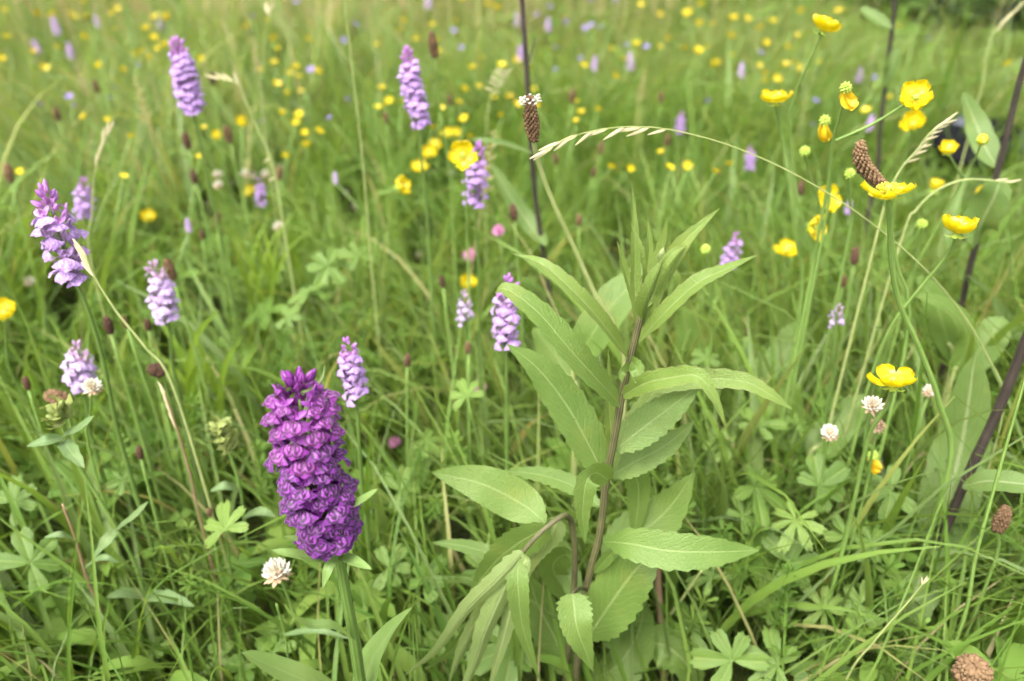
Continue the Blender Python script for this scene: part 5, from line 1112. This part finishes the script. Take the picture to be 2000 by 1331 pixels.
def blades(n, f0, f1, seg, wide, Lm, Ls, wm, across, tint_shift=0.0, stiff=(0.05, .45), bend=(.3, 1.9), clump=True, margin=.35):
    pos = sample_area(n, f0, f1, margin)
    if clump:
        c = vnoise(pos[:, 0], pos[:, 1], 5, 7.0) * .6 + vnoise(pos[:, 0], pos[:, 1], 6, 2.2) * .4
        pos = pos[nrng.random(len(pos)) < .25 + 1.3 * c]
    n = len(pos); x, y = pos[:, 0], pos[:, 1]
    hl = vnoise(x, y, 8, 1.6); ln = np.clip(nrng.normal(Lm, Ls, n) * (.65 + .7 * hl), .05, .50)
    near_hedge = np.clip((x - .34 * y) / .25, 0, 1) * np.clip((y - 1.7) / .5, 0, 1); ln = ln * (1 - .45 * near_hedge)
    az = nrng.uniform(0, 2 * np.pi, n) * .75 + vnoise(x, y, 9, 3.0) * 4
    th0 = nrng.uniform(*stiff, n); kap = nrng.uniform(*bend, n) * (ln / Lm) ** .5
    w = wm * np.exp(nrng.normal(0, .45, n)); w = np.clip(w, wm * .35, wm * 2.8)
    s = np.linspace(0, 1, seg + 1)[None, :]
    th = th0[:, None] + kap[:, None] * s ** 1.7
    ds = ln[:, None] / seg
    r = np.concatenate([np.zeros((n, 1)), np.cumsum(np.sin((th[:, 1:] + th[:, :-1]) / 2) * ds, 1)], 1)
    z = np.concatenate([np.zeros((n, 1)), np.cumsum(np.cos((th[:, 1:] + th[:, :-1]) / 2) * ds, 1)], 1)
    wig = (nrng.normal(0, .05, n)[:, None]) * np.sin(s * 4) * ln[:, None]
    cx, cy = np.cos(az)[:, None], np.sin(az)[:, None]
    px = x[:, None] + r * cx - wig * cy; py = y[:, None] + r * cy + wig * cx
    g = ground_z(x, y)[:, None] - .006; pz = np.maximum(g + z, g + .004)
    C = np.stack([px, py, pz], -1)
    tw = nrng.uniform(-1.2, 1.2, n)[:, None] * s + nrng.uniform(-.5, .5, n)[:, None]
    side = np.stack([-cy * np.cos(tw), cx * np.cos(tw), np.sin(tw)], -1)
    prof = (np.minimum(1, .45 + s * 2.2) * np.clip(1 - s ** 2.6, 0, 1))[..., None] * w[:, None, None] * .5
    prof[:, -1] = w[:, None] * .03
    if across == 3:
        nrm = np.stack([-cx * np.cos(th), -cy * np.cos(th), np.sin(th)], -1)
        V = np.stack([C - side * prof + nrm * prof * .35, C, C + side * prof + nrm * prof * .35], 2)
    else: V = np.stack([C - side * prof, C + side * prof], 2)
    kper = (seg + 1) * across; V = V.reshape(n, kper, 3)
    ok = allowed(V, kper); V = V[ok]; n = len(V)
    f = []
    for i in range(seg):
        for j in range(across - 1): f.append((i * across + j, i * across + j + 1, (i + 1) * across + j + 1, (i + 1) * across + j))
    Fq = (np.array(f)[None] + (np.arange(n) * kper)[:, None, None]).reshape(-1, 4)
    xx, yy = x[ok], y[ok]
    t = np.clip(vnoise(xx, yy, 14, 1.3) * .55 + nrng.normal(.12, .17, n) + tint_shift + .20 * np.clip((yy - 1.0) / 2.5, 0, 1), 0, .89)
    straw = nrng.random(n) < (.035 + .13 * np.clip((yy - 1.3) / 2.5, 0, 1)); t[straw] = nrng.uniform(.92, 1, straw.sum())
    return V.reshape(-1, 3), Fq, np.repeat(t, kper)
def join(parts):
    Vs, Fs, Ts, o = [], [], [], 0
    for V, Fq, T in parts: Vs.append(V); Fs.append(Fq + o); Ts.append(T); o += len(V)
    return np.concatenate(Vs), np.concatenate(Fs), np.concatenate(Ts)
def stuff(name, label, cat, data, mat):
    o = part(name, mass_mesh(name, *data, mat)); o['kind'] = 'stuff'; o['label'] = label; o['category'] = cat; return o
g1 = blades(44000, .12, 1.7, 6, 1, .20, .07, .0034, 3, 0, (.03, .40), (.2, 1.5))
g1b = blades(8000, .40, 2.2, 8, 1, .27, .06, .0066, 3, .16, (.02, .28), (.15, 1.1))
g2 = blades(56000, 1.6, 3.6, 5, 1, .23, .07, .0046, 2, .04, (.02, .35), (.2, 1.3))
g3 = blades(64000, 3.5, 8.5, 3, 1, .26, .07, .0068, 2, .06, (.02, .35), (.2, 1.2))
stuff('grass', 'bright green meadow grass covering the whole field', 'grass', join([g1, g1b, g2, g3]), G['grass'])

def scatter(template, faces, pos, scale, rot, tilt, tint):
    n = len(pos); T = np.array(template); k_ = len(T)
    ca, sa = np.cos(rot), np.sin(rot); ct, st = np.cos(tilt), np.sin(tilt)
    x, y, z = T[None, :, 0], T[None, :, 1], T[None, :, 2]
    y2 = y * ct[:, None] - z * st[:, None]; z2 = y * st[:, None] + z * ct[:, None]
    X = x * ca[:, None] - y2 * sa[:, None]; Y = x * sa[:, None] + y2 * ca[:, None]
    V = np.stack([X, Y, z2], -1) * scale[:, None, None] + pos[:, None, :]
    ok = allowed(V, k_); V = V[ok]; n = len(V)
    Fq = (np.array(faces)[None] + (np.arange(n) * k_)[:, None, None]).reshape(-1, len(faces[0]))
    return V.reshape(-1, 3), Fq, np.repeat(tint[ok], k_)
def cover(n, f0, f1, tmpl, s0, s1, z0, z1, seed_, thr, freq):
    p = sample_area(n, f0, f1); m = vnoise(p[:, 0], p[:, 1], seed_, freq); p = p[m > thr]; n = len(p)
    z = ground_z(p[:, 0], p[:, 1]) + nrng.uniform(z0, z1, n)
    return scatter(tmpl[0], tmpl[1], np.stack([p[:, 0], p[:, 1], z], -1), nrng.uniform(s0, s1, n), nrng.uniform(0, 6.28, n), nrng.uniform(-.6, .6, n), np.clip(vnoise(p[:, 0], p[:, 1], 77, 3) * .6 + nrng.normal(.2, .2, n), 0, 1))
def tmpl_of(fn):
    m = MB(); fn(m); fs = [f if len(f) == 4 else (f[0], f[1], f[2], f[2]) for f in m.f]; return [tuple(v) for v in m.v], fs
def t_clover(m):
    for k_ in range(3):
        q = Matrix.Rotation(k_ * 2.094, 3, 'Z'); leaf(m, [q @ Vector(p) for p in ((.001, 0, 0), (.008, 0, .002), (.016, 0, .0005))], .015, q @ Vector((0, 0, 1)), lance(.75, .4, .15), 3, 2, .25)
def t_lance(m):
    leaf(m, [(0, 0, -.02), (.006, .02, .006), (.016, .045, .012), (.026, .07, .004)], .017, (0, 0, 1), lance(.6, .8, .15), 6, 2, .25)
def t_palm(m):
    for k_ in range(5):
        q = Matrix.Rotation(-2.2 + 1.1 * k_, 3, 'Z'); leaf(m, [q @ Vector(p) for p in ((0, 0, 0), (0, .016, .003), (0, .034, 0))], .015, q @ Vector((0, 0, 1)), lance(.8, .6, .2), 4, 2, .2)
def t_whorl(m):
    for lv in range(4):
        for k_ in range(6):
            q = Matrix.Rotation(k_ * 1.047 + lv * .5, 3, 'Z'); z = lv * .018; leaf(m, [q @ Vector((.001, 0, z)), q @ Vector((.008, 0, z + .004)), q @ Vector((.015 - lv * .002, 0, z + .005))], .0032, q @ Vector((0, 0, 1)), lance(.5, .6, .3), 2, 1, 0)
    for a in (0, 1.57):
        q = Matrix.Rotation(a, 3, 'Z'); leaf(m, [Vector((0, 0, -.06)), Vector((0, 0, .0)), Vector((0, 0, .06))], .0016, q @ Vector((1, 0, 0)), lambda s: 1, 3, 1, 0)
TC, TL, TP, TW = tmpl_of(t_clover), tmpl_of(t_lance), tmpl_of(t_palm), tmpl_of(t_whorl)
cov = [cover(4200, .3, 2.0, TC, .6, 1.1, .02, .10, 21, .45, 5), cover(3000, 2.0, 4.5, TC, .9, 1.5, .03, .14, 21, .35, 4),
       cover(2600, .3, 2.2, TL, .4, .9, .02, .10, 22, .48, 4), cover(2400, 2.2, 4.8, TL, .8, 1.8, .05, .16, 22, .40, 3),
       cover(1500, .35, 2.2, TP, .6, 1.2, .03, .14, 23, .45, 4), cover(1200, 2.2, 4.5, TP, .9, 1.6, .05, .16, 23, .45, 3),
       cover(1500, .3, 1.5, TW, .7, 1.2, .05, .12, 24, .45, 3.5)]
stuff('ground_cover', 'mixed small green leaves filling the gaps under the grass', 'ground cover', join(cov), G['cover'])
# flowering grass: thin culms with loose brownish heads, a haze over the far meadow
def t_pan(m):
    for a in (0, 1.57):
        q = Matrix.Rotation(a, 3, 'Z'); leaf(m, [Vector((0, 0, -.30)), Vector((.006, 0, -.12)), Vector((.012, 0, 0)), Vector((.016, 0, .05))], .0016, q @ Vector((0, 1, 0)), lambda s: 1, 5, 1, 0)
    r2 = random.Random(3)
    for i in range(26):
        s = i / 26; c = Vector((.012 + .004 * s, 0, -.01 + .075 * s)); a = i * 2.4; ln = (.012 * (1 - s) + .005); d = Vector((math.cos(a), math.sin(a), .9)).normalized()
        leaf(m, [c, c + d * ln * .5, c + d * ln], .0030, (d.y, -d.x, .2), lance(.9, .6, .2), 2, 1, 0)
TPN = tmpl_of(t_pan)
def pans(n, f0, f1, s0, s1):
    p = sample_area(n, f0, f1); m = vnoise(p[:, 0], p[:, 1], 31, 1.7); p = p[(nrng.random(len(p)) < .2 + m) & (nrng.random(len(p)) < np.clip(1.0 - (p[:, 0] / p[:, 1] + .02) * 3.0, .04, 1))]; n = len(p); sc = nrng.uniform(s0, s1, n)
    z = ground_z(p[:, 0], p[:, 1]) + .29 * sc
    return scatter(TPN[0], TPN[1], np.stack([p[:, 0], p[:, 1], z], -1), sc, nrng.uniform(0, 6.28, n), nrng.normal(0, .16, n), nrng.uniform(0, 1, n))
stuff('flowering_grass', 'thin grass stalks with loose brownish seed heads over the far meadow', 'grass', join([pans(130, .8, 1.6, .8, 1.1), pans(1500, 1.5, 3.2, .8, 1.2), pans(8500, 2.6, 6.8, .9, 1.35)]), G['panicle'])

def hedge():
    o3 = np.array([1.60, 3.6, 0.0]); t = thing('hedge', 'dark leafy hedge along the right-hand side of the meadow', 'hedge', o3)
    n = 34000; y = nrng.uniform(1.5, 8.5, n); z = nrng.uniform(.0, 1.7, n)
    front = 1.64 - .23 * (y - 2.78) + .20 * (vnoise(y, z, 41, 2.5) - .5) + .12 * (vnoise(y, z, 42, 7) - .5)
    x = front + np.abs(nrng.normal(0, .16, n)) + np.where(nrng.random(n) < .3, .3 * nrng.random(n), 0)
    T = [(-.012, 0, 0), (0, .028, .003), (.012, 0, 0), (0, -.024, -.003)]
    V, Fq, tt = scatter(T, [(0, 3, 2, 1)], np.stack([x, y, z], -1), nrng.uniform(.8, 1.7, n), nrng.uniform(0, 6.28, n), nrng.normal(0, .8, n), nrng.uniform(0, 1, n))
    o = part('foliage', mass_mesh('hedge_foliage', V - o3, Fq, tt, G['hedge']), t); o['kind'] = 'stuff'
    rr = random.Random(8)
    for i in range(15):
        yy = 1.6 + i * .46; b = Vector((1.64 - .23 * (yy - 2.78) + .28, yy, 0)) - Vector(o3)
        m = MB(); tube(m, spline([b + Vector((rr.uniform(-.08, .08), 0, -.05)), b + Vector((rr.uniform(-.12, .12), .1, .6)), b + Vector((rr.uniform(-.2, .2), rr.uniform(-.2, .2), 1.5))], 8), .022, .006, 7); part('trunk', m.data('hedge_trunk', G['bark']), t)
hedge()
